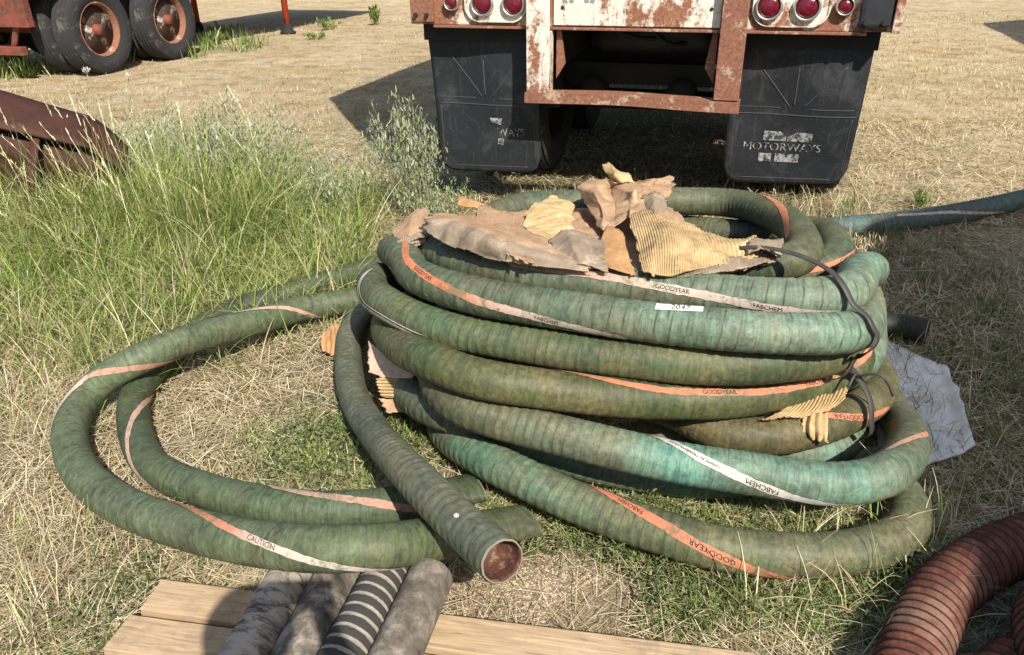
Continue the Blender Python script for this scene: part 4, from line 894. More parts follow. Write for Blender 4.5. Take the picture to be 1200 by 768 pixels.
def duct(pts, label, R=.069):
    h = Hose('duct', [np.array(p) for p in pts], R, .0045, 28, .027, 0.0)
    n_ = h.sides; ph = np.linspace(-np.pi, np.pi, n_+1)[:-1]
    me = h.mesh('ribbed_duct', {'t': [(0, 0), (1, 0)]})
    SS, PP = np.meshgrid(h.S, ph, indexing='ij')
    xx = (SS/.027+(PP+np.pi)/(2*np.pi)) % 1.0
    r = .0055*np.cos(2*np.pi*(xx-.5))
    dirs = np.cos(PP)[..., None]*h.N[:, None]+np.sin(PP)[..., None]*h.B[:, None]
    V = h.surf(SS, PP)+dirs*r[..., None]
    me.vertices.foreach_set('co', V.astype(np.float32).ravel()); me.update()
    o = link('ribbed_duct', me, M_DUCT, None, True)
    hose_end(h, 0, o, M_DUCT, M_BORE); hose_end(h, 1, o, M_DUCT, M_BORE)
    return tag(o, label, 'duct', 'red ribbed ducts')
duct([(.66, .80, .09), (.77, 1.02, .09), (.879, 1.182, .088), (.939, 1.254, .088), (1.014, 1.335, .088), (1.114, 1.407, .088), (1.216, 1.463, .088), (1.31, 1.501, .088), (1.55, 1.58, .09), (1.9, 1.66, .09), (2.4, 1.6, .09), (3.0, 1.3, .09)], 'red ribbed fabric duct beside the lowest hose loop')
duct([(.95, .72, .2), (1.05, .92, .19), (1.115, 1.09, .165), (1.17, 1.195, .14), (1.245, 1.27, .12), (1.36, 1.33, .10), (1.6, 1.42, .09), (2.2, 1.38, .09), (2.9, 1.1, .09)], 'red ribbed duct curving over another duct by the grass')
duct([(.80, .78, .085), (.92, .96, .075), (1.035, 1.11, .075), (1.12, 1.15, .075), (1.27, 1.16, .075), (1.6, 1.2, .085), (2.2, 1.15, .085), (2.8, .9, .085)], 'dark red ribbed duct lying underneath its neighbour', .062)

# ---- grey rubber tubes on the pallet
def tube_mat(name, kind):
    n = NT(name, .85, 0, .2); uv = n.n.new('ShaderNodeUVMap'); uv.uv_map = 'UVMap'; x = n.sepxyz(uv.outputs[0])
    base = n.ramp(n.noise(11, 8, .72, dist=.5), [(.33, (.035, .030, .026)), (.48, (.13, .11, .09)), (.62, (.38, .33, .27))])
    if kind == 'rib':
        ph = n.math('FRACT', n.math('ADD', n.math('DIVIDE', x[0], .03), n.math('DIVIDE', x[1], .3456)))
        w = n.math('SUBTRACT', 1.0, n.math('MULTIPLY', n.math('ABSOLUTE', n.math('SUBTRACT', ph, .5)), 3.2), True)
        w = n.lv(n.math('ADD', w, n.math('MULTIPLY', n.math('SUBTRACT', n.noise(18, 5), .5), .8)), .35, .6)
        base = n.mix(w, (.05, .046, .042), n.mix(n.noise(22, 7, .75), (.15, .13, .11), (.50, .45, .385)))
    if kind == 'mottle':
        ph = n.math('FRACT', n.math('DIVIDE', x[0], .035)); w = n.lv(n.noise(1.0, 7, .75, vec=uv.outputs[0], sc3=(42, 14, 1), dist=1.0), .46, .60)
        base = n.mix(n.math('MULTIPLY', w, .9), (.40, .345, .28), (.055, .048, .04))
        base = n.mix(n.math('MULTIPLY', n.lv(n.noise(9, 6), .5, .65), .7), base, (.36, .315, .26))
    if kind == 'pale':
        base = n.ramp(n.noise(16, 8, .75), [(.3, (.05, .043, .036)), (.5, (.155, .132, .108)), (.66, (.34, .30, .25))])
    n.color(base); n.bump(n.noise(40, 5), .4, .006); return n.m
for i, (a, b, kind, lab) in enumerate((
    ((-.537, 1.395), (-.576, 1.151), 'mottle', 'grey mottled rubber tube nearest the bare pallet boards'),
    ((-.424, 1.402), (-.466, 1.149), 'smooth', 'smooth dark rubber tube with white chalky patch on the pallet'),
    ((-.303, 1.412), (-.365, 1.147), 'rib', 'black and white ribbed rubber tube on the pallet'),
    ((-.203, 1.372), (-.258, 1.145), 'pale', 'dusty grey rubber tube beside the ribbed one on the pallet'))):
    a = np.array([*a, .136]); b = np.array([*b, .136]); d = (b-a)/np.linalg.norm(b-a)
    h = Hose('t', [a+d*s for s in np.linspace(0, .75, 8)], .055, .004 if kind == 'rib' else .008, 24, .03, .0028 if kind == 'rib' else .0004)
    o = link('rubber_tube', h.mesh('rubber_tube', {'t': [(0, 0), (1, 0)]}), tube_mat('tube_'+kind, kind), None, True)
    hose_end(h, 0, o, M_RIM, M_BORE); hose_end(h, 1, o, M_RIM, M_BORE)
    tag(o, lab, 'tube', 'rubber tubes on the pallet')

# ---- wooden pallet
A = np.array([-.886, 1.432]); Bp = np.array([.528, 1.183]); dv = (Bp-A)/np.linalg.norm(Bp-A)
pal = empty('wooden_pallet', (A[0], A[1], 0), math.atan2(dv[1], dv[0]))
tag(pal, 'weathered wooden pallet under the grey rubber tubes', 'pallet')
n = NT('pallet_wood', .8, 0, .25)
gr = n.noise(3.5, 8, .7, sc3=(1.2, 22, 22), dist=1.2); g2 = n.noise(60, 4, .7, sc3=(.25, 6, 6))
rnd = n.n.new('ShaderNodeObjectInfo')
c = n.ramp(n.math('ADD', n.math('MULTIPLY', gr, .75), n.math('MULTIPLY', g2, .25)), [(.34, (.15, .09, .05)), (.44, (.40, .27, .155)), (.54, (.50, .36, .22)), (.66, (.64, .49, .33))])
c = n.mix(n.math('MULTIPLY', rnd.outputs['Random'], .3), c, (.40, .33, .26))
c = n.mix(n.math('MULTIPLY', n.lv(n.noise(7, 7, .75, dist=.6), .52, .68), .55), c, (.22, .165, .11))
n.color(c); n.bump(gr, .35, .004); M_WOOD = n.m
def plank(name, x0, x1, y0, y1, z0, z1, parent):
    bm = bmesh.new(); vs = bbox(bm, x0, x1, y0, y1, z0, z1, .003)
    for v in bm.verts:
        v.co.z += .0025*math.sin(v.co.x*6+y0*9); v.co.x += random.uniform(-.004, .004)
    return from_bm(name, bm, M_WOOD, parent)
y = 0.0
for k, wd in enumerate((.098, .100, .10, .14, .10, .14)):
    plank('deck_board', 0+(.004, -.012, .0, .01, 0, .005)[k], 1.43, y-wd, y, .058, .080, pal); y -= wd+(.017, .03, .035, .03, .03, .03)[k]
for x in (.035, .68, 1.34): plank('stringer', x, x+.045, -.80, -.002, -.005, .0575, pal)

# ---- white sheet on the ground
def white_sheet():
    c = [at(1028, 398, .02), at(1108, 432, .02), at(1142, 528, .02), at(1030, 566, .02)]
    nu = 26; bm = bmesh.new(); g = []
    for i in range(nu+1):
        r = []
        for j in range(nu+1):
            u, v = i/nu, j/nu
            p = (1-u)*((1-v)*c[0]+v*c[3])+u*((1-v)*c[1]+v*c[2])
            z = .022+.010*mnoise.noise(Vector((p[0]*5, p[1]*5, 0)))+.03*max(0, u-.88)/.12*(.4+.6*math.sin(v*3))
            rag = .012*mnoise.noise(Vector((p[0]*14, p[1]*14, 3)))
            r.append(bm.verts.new((p[0]+(rag if u in (0, 1) else 0), p[1]+rag*(v in (0, 1)), z)))
        g.append(r)
    for i in range(nu):
        for j in range(nu): bm.faces.new((g[i][j], g[i+1][j], g[i+1][j+1], g[i][j+1]))
    n = NT('scuffed_white_sheet', .55, 0, .4)
    f = n.noise(9, 8, .7, dist=.8)
    n.color(n.mix(n.math('MULTIPLY', n.lv(n.noise(26, 7, .75, sc3=(1, 3, 1)), .57, .70), .7), n.ramp(f, [(.35, (.66, .645, .62)), (.6, (.86, .84, .81))]), (.36, .33, .28)))
    o = from_bm('white_sheet', bm, n.m, None, True)
    md = o.modifiers.new('thickness', 'SOLIDIFY'); md.thickness = .006; md.offset = -1
    tag(o, 'scuffed white plastic sheet on the shaded grass behind the coil', 'sheet')
white_sheet()

# ---- rusted steel beam in the tall grass
n = NT('dark_rusted_plate', .7, .1, .35)
f = n.noise(5, 8, .7); f2 = n.noise(50, 6, .75)
c = n.ramp(n.math('ADD', n.math('MULTIPLY', f, .6), n.math('MULTIPLY', f2, .4)), [(.35, (.034, .013, .009)), (.5, (.058, .022, .014)), (.68, (.088, .036, .023))])
n.color(c); n.bump(f2, .3, .004); M_PLATE = n.m
def steel_bucket():
    # broad flat plate folded over a lower face, tapering into the grass
    root = empty('steel_plate', (-2.6, 4.1, 0)); tag(root, 'dark brown rusted steel plate with folded lip sunk in tall grass', 'steel plate')
    def sheet(name, quad, th):
        P = np.array(quad); bm = bmesh.new(); nu, nv = 14, 5; g = []
        for i in range(nu+1):
            g.append([])
            for j in range(nv+1):
                u, v = i/nu, j/nv
                p = (1-u)*((1-v)*P[0]+v*P[3])+u*((1-v)*P[1]+v*P[2])
                p = p+np.array([0, 0, .012*math.sin(u*2.2+v)+.03*u*(1-u)*v]); g[-1].append(bm.verts.new(Vector(p)-Vector((-2.6, 4.1, 0))))
        for i in range(nu):
            for j in range(nv): bm.faces.new((g[i][j], g[i+1][j], g[i+1][j+1], g[i][j+1]))
        o = from_bm(name, bm, M_PLATE, root, True)
        md = o.modifiers.new('thickness', 'SOLIDIFY'); md.thickness = th; md.offset = 0
        return o
    def y_at(px, py, Y):
        r = RGT*(px-600)/FPX+UPV*(384-py)/FPX+FWD; return CAMP+r*(Y/r[1])
    a0, a1 = y_at(0, 153, 3.92), y_at(108, 177, 3.92)
    b0, b1 = y_at(0, 110, 4.22), y_at(106, 139, 4.16)
    ext = (a0-a1)/np.linalg.norm(a0-a1)*.9; extb = (b0-b1)/np.linalg.norm(b0-b1)*.9
    sheet('lip', [a0+ext, a1, b1, b0+extb], .018)
    sheet('bent_corner', [a1, a1+np.array([.13, .02, -.13]), b1+np.array([.16, .0, -.16]), b1], .018)
    lo = lambda p, dz, dy: np.array([p[0], p[1]+dy, p[2]-dz])
    sheet('face', [lo(a0+ext, .055, .05), lo(a1, .055, .05), lo(a1, .62, .10), lo(a0+ext, .72, .10)], .018)
    sheet('back', [b0+extb, b1, lo(b1, .66, .03), lo(b0+extb, .85, .03)], .018)
    sheet('side_rib', [lo(y_at(34, 165, 3.9), .0, .03), lo(y_at(44, 168, 3.9), 0, .03), lo(y_at(26, 300, 3.7), 0, .05), lo(y_at(10, 300, 3.7), 0, .05)], .03)
steel_bucket()

# ================================================================== torn cardboard
def card_mat(name, c1, c2, flute=None):
    n = NT(name, .9, 0, .15)
    f = n.noise(10, 8, .7, dist=.6); g = n.noise(70, 5, .75)
    c = n.ramp(n.math('ADD', n.math('MULTIPLY', f, .7), n.math('MULTIPLY', g, .3)), [(.34, tuple(x*.42 for x in c1)), (.45, tuple(x*.85 for x in c1)), (.53, c1), (.66, c2)])
    n.color(c); n.bump(g, .3, .003); return n.m
M_CB = card_mat('cardboard_brown', (.40, .26, .16), (.56, .41, .27))
M_CO = card_mat('cardboard_orange', (.43, .245, .115), (.53, .34, .18))
M_CY = card_mat('cardboard_fluted_tan', (.48, .345, .18), (.66, .52, .31))
M_CG = card_mat('cardboard_grey', (.29, .225, .165), (.50, .41, .32))
def cr1(P, t):
    """Catmull-Rom through rows of P (k,...) at t in 0..1"""
    k = len(P)
    if k == 2: return P[0]*(1-t)+P[1]*t
    x = t*(k-1); i = min(int(x), k-2); f = x-i
    p0 = P[i-1] if i > 0 else 2*P[0]-P[1]; p1 = P[i]; p2 = P[i+1]; p3 = P[i+2] if i+2 < k else 2*P[-1]-P[-2]
    return .5*((2*p1)+(-p0+p2)*f+(2*p0-5*p1+4*p2-p3)*f*f+(-p0+3*p1-3*p2+p3)*f**3)
def lin1(P, t):
    x = t*(len(P)-1); i = min(int(x), len(P)-2); f = x-i; f = f*f*(3-2*f)*.25+f*.75
    return P[i]*(1-f)+P[i+1]*f
def cardboard(rows, label, mats, nu=70, nv=46, flutes=0, famp=.0032, fdir='u', frange=(0, 1), crumple=.012, tear=.06, seed=0, th=.003, sharp=False):
    P = np.array([[at(q[0], q[1], q[2]-(.035 if q[2] > .55 else 0)) for q in r] for r in rows])
    base = P.reshape(-1, 3).mean(0)
    G = np.zeros((nu+1, nv+1, 3))
    for j in range(nv+1):
        row = cr1(P, j/nv) if not sharp else lin1(P, j/nv)
        for i in range(nu+1): G[i, j] = (lin1 if sharp else cr1)(row, i/nu)
    du = np.gradient(G, axis=0); dv_ = np.gradient(G, axis=1); N = np.cross(du, dv_); N /= np.maximum(np.linalg.norm(N, axis=2), 1e-9)[..., None]
    if N[..., 2].mean() < 0: N = -N
    uu, vv = np.meshgrid(np.linspace(0, 1, nu+1), np.linspace(0, 1, nv+1), indexing='ij')
    for i in range(nu+1):
        for j in range(nv+1):
            p = G[i, j]; d = crumple*(1.1-2.6*abs(mnoise.noise(Vector((p[0]*8+seed, p[1]*8, p[2]*8))))+.7*mnoise.noise(Vector((p[0]*17+seed, p[1]*17, p[2]*17)))-.5*abs(mnoise.noise(Vector((p[0]*40, p[1]*40+seed, p[2]*40)))))
            q = uu[i, j] if fdir == 'u' else vv[i, j]
            w = vv[i, j] if fdir == 'u' else uu[i, j]
            if flutes and frange[0] <= w <= frange[1]: d += famp*math.sin(2*math.pi*flutes*q)
            G[i, j] = p+N[i, j]*d
    bm = bmesh.new(); V = [[bm.verts.new(Vector(G[i, j]-base)) for j in range(nv+1)] for i in range(nu+1)]
    for i in range(nu):
        for j in range(nv):
            u, v = (i+.5)/nu, (j+.5)/nv
            e = min(u, 1-u, v, 1-v)
            if e < tear*(.5+.9*mnoise.noise(Vector((u*7+seed*3, v*7, seed)))+.25*mnoise.noise(Vector((u*17, v*17+seed, 1)))): continue
            f = bm.faces.new((V[i][j], V[i+1][j], V[i+1][j+1], V[i][j+1]))
            if len(mats) > 1: f.material_index = 0 if frange[0] <= (v if fdir == 'u' else u) <= frange[1] else 1
    bmesh.ops.delete(bm, geom=[v for v in bm.verts if not v.link_faces], context='VERTS')
    bmesh.ops.recalc_face_normals(bm, faces=bm.faces)
    o = from_bm('torn_cardboard', bm, mats, None, True); o.location = base
    md = o.modifiers.new('thickness', 'SOLIDIFY'); md.thickness = th; md.offset = 0
    return tag(o, label, 'cardboard', 'torn cardboard on the hose stack')
cardboard([[(498, 252, .655), (545, 250, .64), (590, 256, .64), (640, 279, .65), (692, 303, .66)], [(494, 258, .70), (540, 263, .725), (582, 279, .725), (638, 295, .70), (696, 311, .675)], [(496, 272, .675), (525, 289, .672), (575, 304, .668), (632, 314, .665), (704, 321, .66)]],
          'long folded brown cardboard with grey fluted front lying on the top hose', [M_CG, M_CB], flutes=62, famp=.0020, frange=(.50, 1), crumple=.004, seed=1)
cardboard([[(560, 240, .66), (580, 244, .655), (598, 250, .65)], [(555, 262, .69), (580, 268, .70), (612, 280, .69)], [(562, 288, .70), (598, 302, .695), (632, 313, .685)]],
          'narrow fluted cardboard strip folded across the long brown piece', [M_CB], 90, 24, flutes=0, crumple=.006, seed=12)
cardboard([[(610, 257, .60), (632, 233, .63), (662, 231, .645), (676, 240, .62)], [(613, 268, .62), (640, 262, .64), (664, 260, .64), (674, 268, .62)], [(630, 287, .645), (650, 291, .648), (668, 296, .645), (686, 304, .64)]],
          'upright pale tan fluted cardboard fan torn along its top edge', [M_CY], 60, 130, flutes=18, famp=.0026, fdir='v', crumple=.007, tear=.09, seed=2)
cardboard([[(688, 212, .70), (700, 208, .68), (722, 212, .73), (745, 214, .68), (768, 208, .73), (790, 207, .68)], [(674, 220, .685), (698, 227, .735), (714, 221, .67), (744, 225, .755), (764, 219, .69), (794, 219, .70)], [(688, 240, .67), (706, 246, .70), (722, 244, .69), (742, 240, .71), (762, 234, .72), (786, 232, .68)], [(698, 262, .66), (708, 274, .665), (720, 272, .67), (736, 258, .69), (756, 246, .70), (780, 244, .68)]],
          'big crumpled smooth brown cardboard at the back of the pile', [M_CB], 70, 56, crumple=.010, tear=.07, seed=3, sharp=True)
cardboard([[(704, 194, .75), (716, 191, .765), (726, 200, .74)], [(708, 203, .735), (722, 206, .75), (736, 206, .73)], [(712, 212, .71), (728, 214, .72), (744, 216, .71)]],
          'small torn cardboard curl standing up at the top of the pile', [M_CY], 24, 24, crumple=.010, tear=.12, seed=33, sharp=True)
cardboard([[(752, 232, .72), (766, 226, .735), (776, 234, .72)], [(756, 246, .70), (768, 250, .73), (784, 250, .71)], [(760, 258, .70), (772, 262, .71), (790, 264, .69)]],
          'narrow folded cardboard sliver between the crumpled and fluted pieces', [M_CG], 24, 24, crumple=.010, tear=.10, seed=34, sharp=True)
cardboard([[(712, 264, .68), (722, 268, .685), (730, 274, .68)], [(702, 286, .68), (722, 296, .685), (738, 302, .68)], [(688, 308, .665), (716, 318, .668), (748, 324, .662)]],
          'orange brown cardboard triangle with smooth face beside the fluted piece', [M_CO], 30, 30, crumple=.005, tear=.05, seed=4)
cardboard([[(735, 254, .70), (772, 250, .72), (818, 272, .69), (884, 280, .67)], [(742, 286, .70), (786, 282, .725), (828, 293, .69), (894, 289, .672)], [(752, 324, .668), (786, 327, .662), (832, 317, .662), (900, 302, .66)]],
          'large tan fluted cardboard curved over the middle of the coil', [M_CY], 220, 34, flutes=44, famp=.0026, crumple=.012, tear=.05, seed=5)
cardboard([[(738, 240, .70), (775, 237, .71), (800, 256, .70)], [(736, 252, .71), (770, 258, .735), (806, 268, .70)], [(742, 258, .70), (776, 268, .715), (800, 274, .695)]],
          'curled dirty brown cardboard strip along the top of the fluted sheet', [M_CB], 40, 24, crumple=.012, tear=.12, seed=6, sharp=True)
cardboard([[(566, 250, .60), (620, 246, .58), (680, 243, .60), (720, 246, .57), (770, 248, .60), (815, 268, .59)], [(560, 276, .63), (618, 272, .60), (676, 268, .64), (715, 270, .60), (764, 275, .65), (836, 286, .62)], [(585, 298, .655), (640, 296, .63), (690, 292, .665), (722, 296, .63), (770, 300, .665), (850, 300, .64)], [(640, 316, .655), (676, 318, .645), (700, 318, .66), (735, 322, .645), (790, 324, .655), (860, 312, .65)]],
          'broad creased brown cardboard lying under the other torn pieces', [M_CB], 110, 60, crumple=.012, tear=.06, seed=41, sharp=True)
cardboard([[(640, 282, .67), (664, 270, .69), (692, 276, .675), (712, 286, .69)], [(652, 298, .675), (672, 290, .71), (694, 296, .685), (708, 304, .69)], [(668, 314, .665), (684, 312, .68), (700, 316, .672), (716, 320, .67)]],
          'folded brown cardboard wedge between the long fold and the orange triangle', [M_CG], 50, 36, crumple=.008, tear=.06, seed=42, sharp=True)
for q in range(3):
    dz = -.011*q
    cardboard([[(800-6*q, 316+q, .668+dz), (858, 301+q, .675+dz), (919, 283+2*q, .668+dz)], [(790+4*q, 327, .658+dz), (848, 321+q, .66+dz), (913-3*q, 309+q, .655+dz)]],
              ('grey topmost flat cardboard layer beside the strap', 'pale edged cardboard layer sandwiched beside the strap', 'lowest flat cardboard layer beside the strap')[q], [(M_CG, M_CY, M_CB)[q]], 60, 12, flutes=24, famp=.002, crumple=.007, tear=.09, seed=7+q)
cardboard([[(878, 286, .685), (900, 281, .69), (920, 284, .675)], [(872, 300, .68), (898, 297, .695), (912, 306, .67)]],
          'dark crumpled cardboard scrap at the right end of the pile', [M_CG], 26, 20, crumple=.015, tear=.12, seed=31, sharp=True)
cardboard([[(470, 262, .62), (491, 241, .66), (505, 247, .665)], [(459, 271, .59), (480, 266, .635), (501, 264, .65)], [(463, 283, .60), (482, 278, .622), (500, 275, .635)]],
          'pale brown cardboard flap at the left end of the pile', [M_CB], 34, 34, crumple=.007, tear=.06, seed=8, sharp=True)
for q in range(3):
    cardboard([[(466, 281+4*q, .615-.01*q), (484, 276+4*q, .625-.01*q), (503, 274+3*q, .635-.01*q)], [(462, 289+4*q, .60-.01*q), (480, 284+4*q, .612-.01*q), (500, 280+3*q, .625-.01*q)]],
              ('dark layered cardboard edge under the left flap, upper layer', 'dark layered cardboard edge under the left flap, middle layer', 'dark layered cardboard edge under the left flap, lower layer')[q], [M_CG], 40, 8, flutes=11, famp=.003, crumple=.008, tear=.08, seed=20+q)
cardboard([[(537, 227, .62), (545, 232, .62), (572, 240, .61)], [(536, 240, .60), (550, 243, .60), (573, 246, .60)]],
          'small orange cardboard corner sticking up behind the long fold', [M_CO], 16, 12, crumple=.004, tear=.06, seed=9)
cardboard([[(432, 398, .26), (452, 414, .25), (490, 434, .24)], [(431, 420, .22), (455, 430, .215), (488, 440, .215)], [(433, 439, .19), (456, 445, .19), (486, 444, .205)]],
          'pale pinkish cardboard tucked under the left side of the stack', [card_mat('cardboard_pink', (.50, .36, .27), (.60, .46, .36))], 34, 28, crumple=.010, tear=.05, seed=10)
cardboard([[(438, 443, .19), (462, 444, .19), (489, 446, .20)], [(446, 466, .14), (466, 466, .145), (491, 465, .16)]],
          'fluted cardboard scrap below the pink piece at the stack foot', [M_CY], 34, 50, flutes=6, famp=.005, fdir='v', crumple=.007, tear=.07, seed=11)
cardboard([[(442, 466, .13), (464, 468, .13), (490, 470, .14)], [(452, 485, .09), (470, 484, .09), (488, 482, .10)]],
          'dark brown cardboard scrap lowest at the stack foot', [M_CB], 24, 18, crumple=.008, tear=.08, seed=13)
cardboard([[(378, 392, .07), (390, 383, .09), (404, 380, .10)], [(377, 402, .05), (392, 400, .07), (403, 400, .07)], [(380, 412, .03), (390, 418, .03), (402, 418, .03)]],
          'tan cardboard scrap on the grass left of the grey green hose', [M_CO], 22, 22, flutes=5, famp=.003, crumple=.01, tear=.06, seed=14)
cardboard([[(932, 470, .285), (962, 458, .285), (998, 452, .28)], [(905, 486, .26), (950, 480, .262), (990, 468, .262)], [(878, 495, .25), (935, 491, .25), (975, 482, .25)]],
          'striped fluted cardboard torn out between the lower hoses', [M_CY], 110, 22, flutes=17, famp=.0055, crumple=.012, tear=.12, seed=15)
cardboard([[(942, 486, .255), (958, 482, .26), (972, 480, .255)], [(938, 500, .225), (956, 500, .235), (970, 500, .225)], [(946, 512, .19), (960, 516, .195), (970, 522, .19)]],
          'curled pale cardboard tongue hanging over the lower hoses', [M_CY], 40, 26, flutes=4, famp=.006, crumple=.010, tear=.10, seed=16)

# ================================================================== the photographer, behind the camera (only the shadow shows)
def person():
    J = {'pelvis': (0, -.30, .93), 'waist': (0, -.30, 1.08), 'chest': (0, -.31, 1.30), 'neckb': (0, -.30, 1.44), 'neck': (0, -.285, 1.50),
         'head': (0, -.27, 1.57), 'top': (0, -.27, 1.655),
         'shl': (-.19, -.31, 1.38), 'ell': (-.27, -.19, 1.17), 'wrl': (-.12, -.10, 1.40), 'shr': (.19, -.31, 1.38), 'elr': (.27, -.19, 1.17), 'wrr': (.12, -.10, 1.40),
         'hl': (-.10, -.30, .90), 'kl': (-.12, -.29, .50), 'al': (-.13, -.32, .08), 'fl': (-.14, -.18, .035), 'hr': (.10, -.30, .90), 'kr': (.12, -.29, .50), 'ar': (.13, -.32, .08), 'fr': (.14, -.18, .035)}
    rad = {'pelvis': .14, 'waist': .13, 'chest': .15, 'neckb': .09, 'neck': .055, 'head': .085, 'top': .075, 'shl': .065, 'ell': .045, 'wrl': .03, 'shr': .065, 'elr': .045, 'wrr': .03,
           'hl': .10, 'kl': .065, 'al': .045, 'fl': .04, 'hr': .10, 'kr': .065, 'ar': .045, 'fr': .04}
    E = [('pelvis', 'waist'), ('waist', 'chest'), ('chest', 'neckb'), ('neckb', 'neck'), ('neck', 'head'), ('head', 'top'), ('chest', 'shl'), ('shl', 'ell'), ('ell', 'wrl'),
         ('chest', 'shr'), ('shr', 'elr'), ('elr', 'wrr'), ('pelvis', 'hl'), ('hl', 'kl'), ('kl', 'al'), ('al', 'fl'), ('pelvis', 'hr'), ('hr', 'kr'), ('kr', 'ar'), ('ar', 'fr')]
    for s, w in ((-1, 'wrl'), (1, 'wrr')):      # palm and five fingers around the phone
        x, y, z = J[w]; pm = 'palm'+w; J[pm] = (x-s*.025, y+.035, z+.05); rad[pm] = .022; E.append((w, pm))
        for f in range(5):
            a = 'f%d%s' % (f, w); b = a+'t'; c_ = a+'u'
            J[a] = (x-s*(.035 if f else .03), y+.05-.006*f, z+.045+.018*f); J[b] = (J[a][0]+s*.002, J[a][1]+.012, J[a][2]+.012); J[c_] = (J[b][0]-s*.022, J[b][1]+.004, J[b][2]+.004)
            rad[a] = .009; rad[b] = .0085; rad[c_] = .0075; E += [(pm, a), (a, b), (b, c_)]
    names = list(J); me = bpy.data.meshes.new('person')
    me.from_pydata([J[k] for k in names], [(names.index(a), names.index(b)) for a, b in E], [])
    o = bpy.data.objects.new('person', me); col.objects.link(o)
    md = o.modifiers.new('skin', 'SKIN'); md.use_smooth_shade = True
    for i, k in enumerate(names):
        v = me.skin_vertices[0].data[i]; v.radius = (rad[k], rad[k]); v.use_root = (k == 'pelvis')
    o.location.x = -.05
    o.modifiers.new('sub', 'SUBSURF').levels = 1; o.modifiers['sub'].render_levels = 1
    me.materials.append(simple('plain_clothes', (.25, .27, .32), .9))
    tag(o, 'person standing behind the viewpoint holding up a phone', 'person')
    hb = lathe_bm([(1.60, .105), (1.64, .102), (1.685, .075), (1.705, .02)], 20, 'z')
    hr = from_bm('hair', hb, simple('dark_hair', (.04, .03, .02), .8), o, True); hr.location = (0, -.275, 0)
    ph = box_obj('phone', (-.076, .076, -.052, -.044, 1.462, 1.538), M_BLACKS, None, .003)
    tag(ph, 'black phone held up behind the viewpoint', 'phone')
person()

# ================================================================== vegetation
def blade_mat(name, tr=.25, rough=.75):
    n = NT(name, rough, 0, .2)
    a = n.attr('col')
    n.color(a.outputs['Color'])
    t = n.n.new('ShaderNodeBsdfTranslucent'); n.l.new(a.outputs['Color'], t.inputs['Color'])
    mx = n.n.new('ShaderNodeMixShader'); mx.inputs[0].default_value = tr
    out = n.n['Material Output']
    n.l.new(n.b.outputs[0], mx.inputs[1]); n.l.new(t.outputs[0], mx.inputs[2]); n.l.new(mx.outputs[0], out.inputs['Surface'])
    return n.m
M_BLADE = blade_mat('grass_blades'); M_STRAW = blade_mat('dry_straw', .15, .8); M_LEAF = blade_mat('weed_leaves', .3)

def blades(name, base, h, w, az, lean, curl, colr, segs=3, mat=None, taper=.8, z0=0.0):
    """one mesh of bent tapering blades; arrays of length n"""
    n = len(h); k = segs
    t = np.linspace(0, 1, k+1)
    ang = lean[:, None]+curl[:, None]*t[None]            # angle from vertical, growing along the blade
    st = h[:, None]/k
    dx = np.sin(ang); dz = np.cos(ang)
    hx = np.concatenate([np.zeros((n, 1)), np.cumsum(dx[:, :-1]*st, 1)], 1)
    hz = np.concatenate([np.zeros((n, 1)), np.cumsum(dz[:, :-1]*st, 1)], 1)
    ca, sa = np.cos(az), np.sin(az)
    C0 = np.stack([base[:, 0, None]+hx*ca[:, None], base[:, 1, None]+hx*sa[:, None], z0+base[:, 2, None]+hz], -1)
    tw = rng.uniform(-.8, .8, n)
    sx = -np.sin(az+tw); sy = np.cos(az+tw)
    wd = (w[:, None]*.5)*(1-taper*t[None]**1.6)
    L = C0.copy(); R_ = C0.copy()
    L[..., 0] -= wd*sx[:, None]; L[..., 1] -= wd*sy[:, None]; R_[..., 0] += wd*sx[:, None]; R_[..., 1] += wd*sy[:, None]
    V = np.stack([L, R_], 2).reshape(-1, 3)
    nv = 2*(k+1); i = (np.arange(n)*nv)[:, None, None]; j = (np.arange(k)*2)[None, :, None]
    q = (i+j+np.array([0, 1, 3, 2])[None, None]).reshape(-1, 4)
    me = bpy.data.meshes.new(name)
    me.vertices.add(len(V)); me.vertices.foreach_set('co', V.astype(np.float32).ravel())
    me.loops.add(q.size); me.loops.foreach_set('vertex_index', q.ravel().astype(np.int32))
    me.polygons.add(len(q)); me.polygons.foreach_set('loop_start', (np.arange(len(q))*4).astype(np.int32))
    me.update(calc_edges=True)
    a = me.color_attributes.new('col', 'FLOAT_COLOR', 'POINT')
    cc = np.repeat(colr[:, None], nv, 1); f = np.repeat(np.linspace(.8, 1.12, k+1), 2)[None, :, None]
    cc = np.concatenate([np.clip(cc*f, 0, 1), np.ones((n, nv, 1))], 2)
    a.data.foreach_set('color', cc.astype(np.float32).ravel())
    return link(name, me, mat or M_BLADE)

STRAWS = np.array([(.62, .52, .32), (.70, .60, .40), (.52, .42, .25), (.38, .29, .165), (.58, .50, .34), (.26, .195, .115), (.74, .66, .48)])
GREENS = np.array([(.13, .20, .045), (.19, .28, .065), (.26, .36, .09), (.10, .155, .045), (.33, .39, .13)])
SAGES = np.array([(.34, .38, .25), (.43, .46, .33), (.27, .32, .18), (.50, .52, .40)])
def pick(pal, n, jit=.12):
    return np.clip(pal[rng.integers(0, len(pal), n)]*(1+rng.normal(0, jit, (n, 1))), .01, .95)

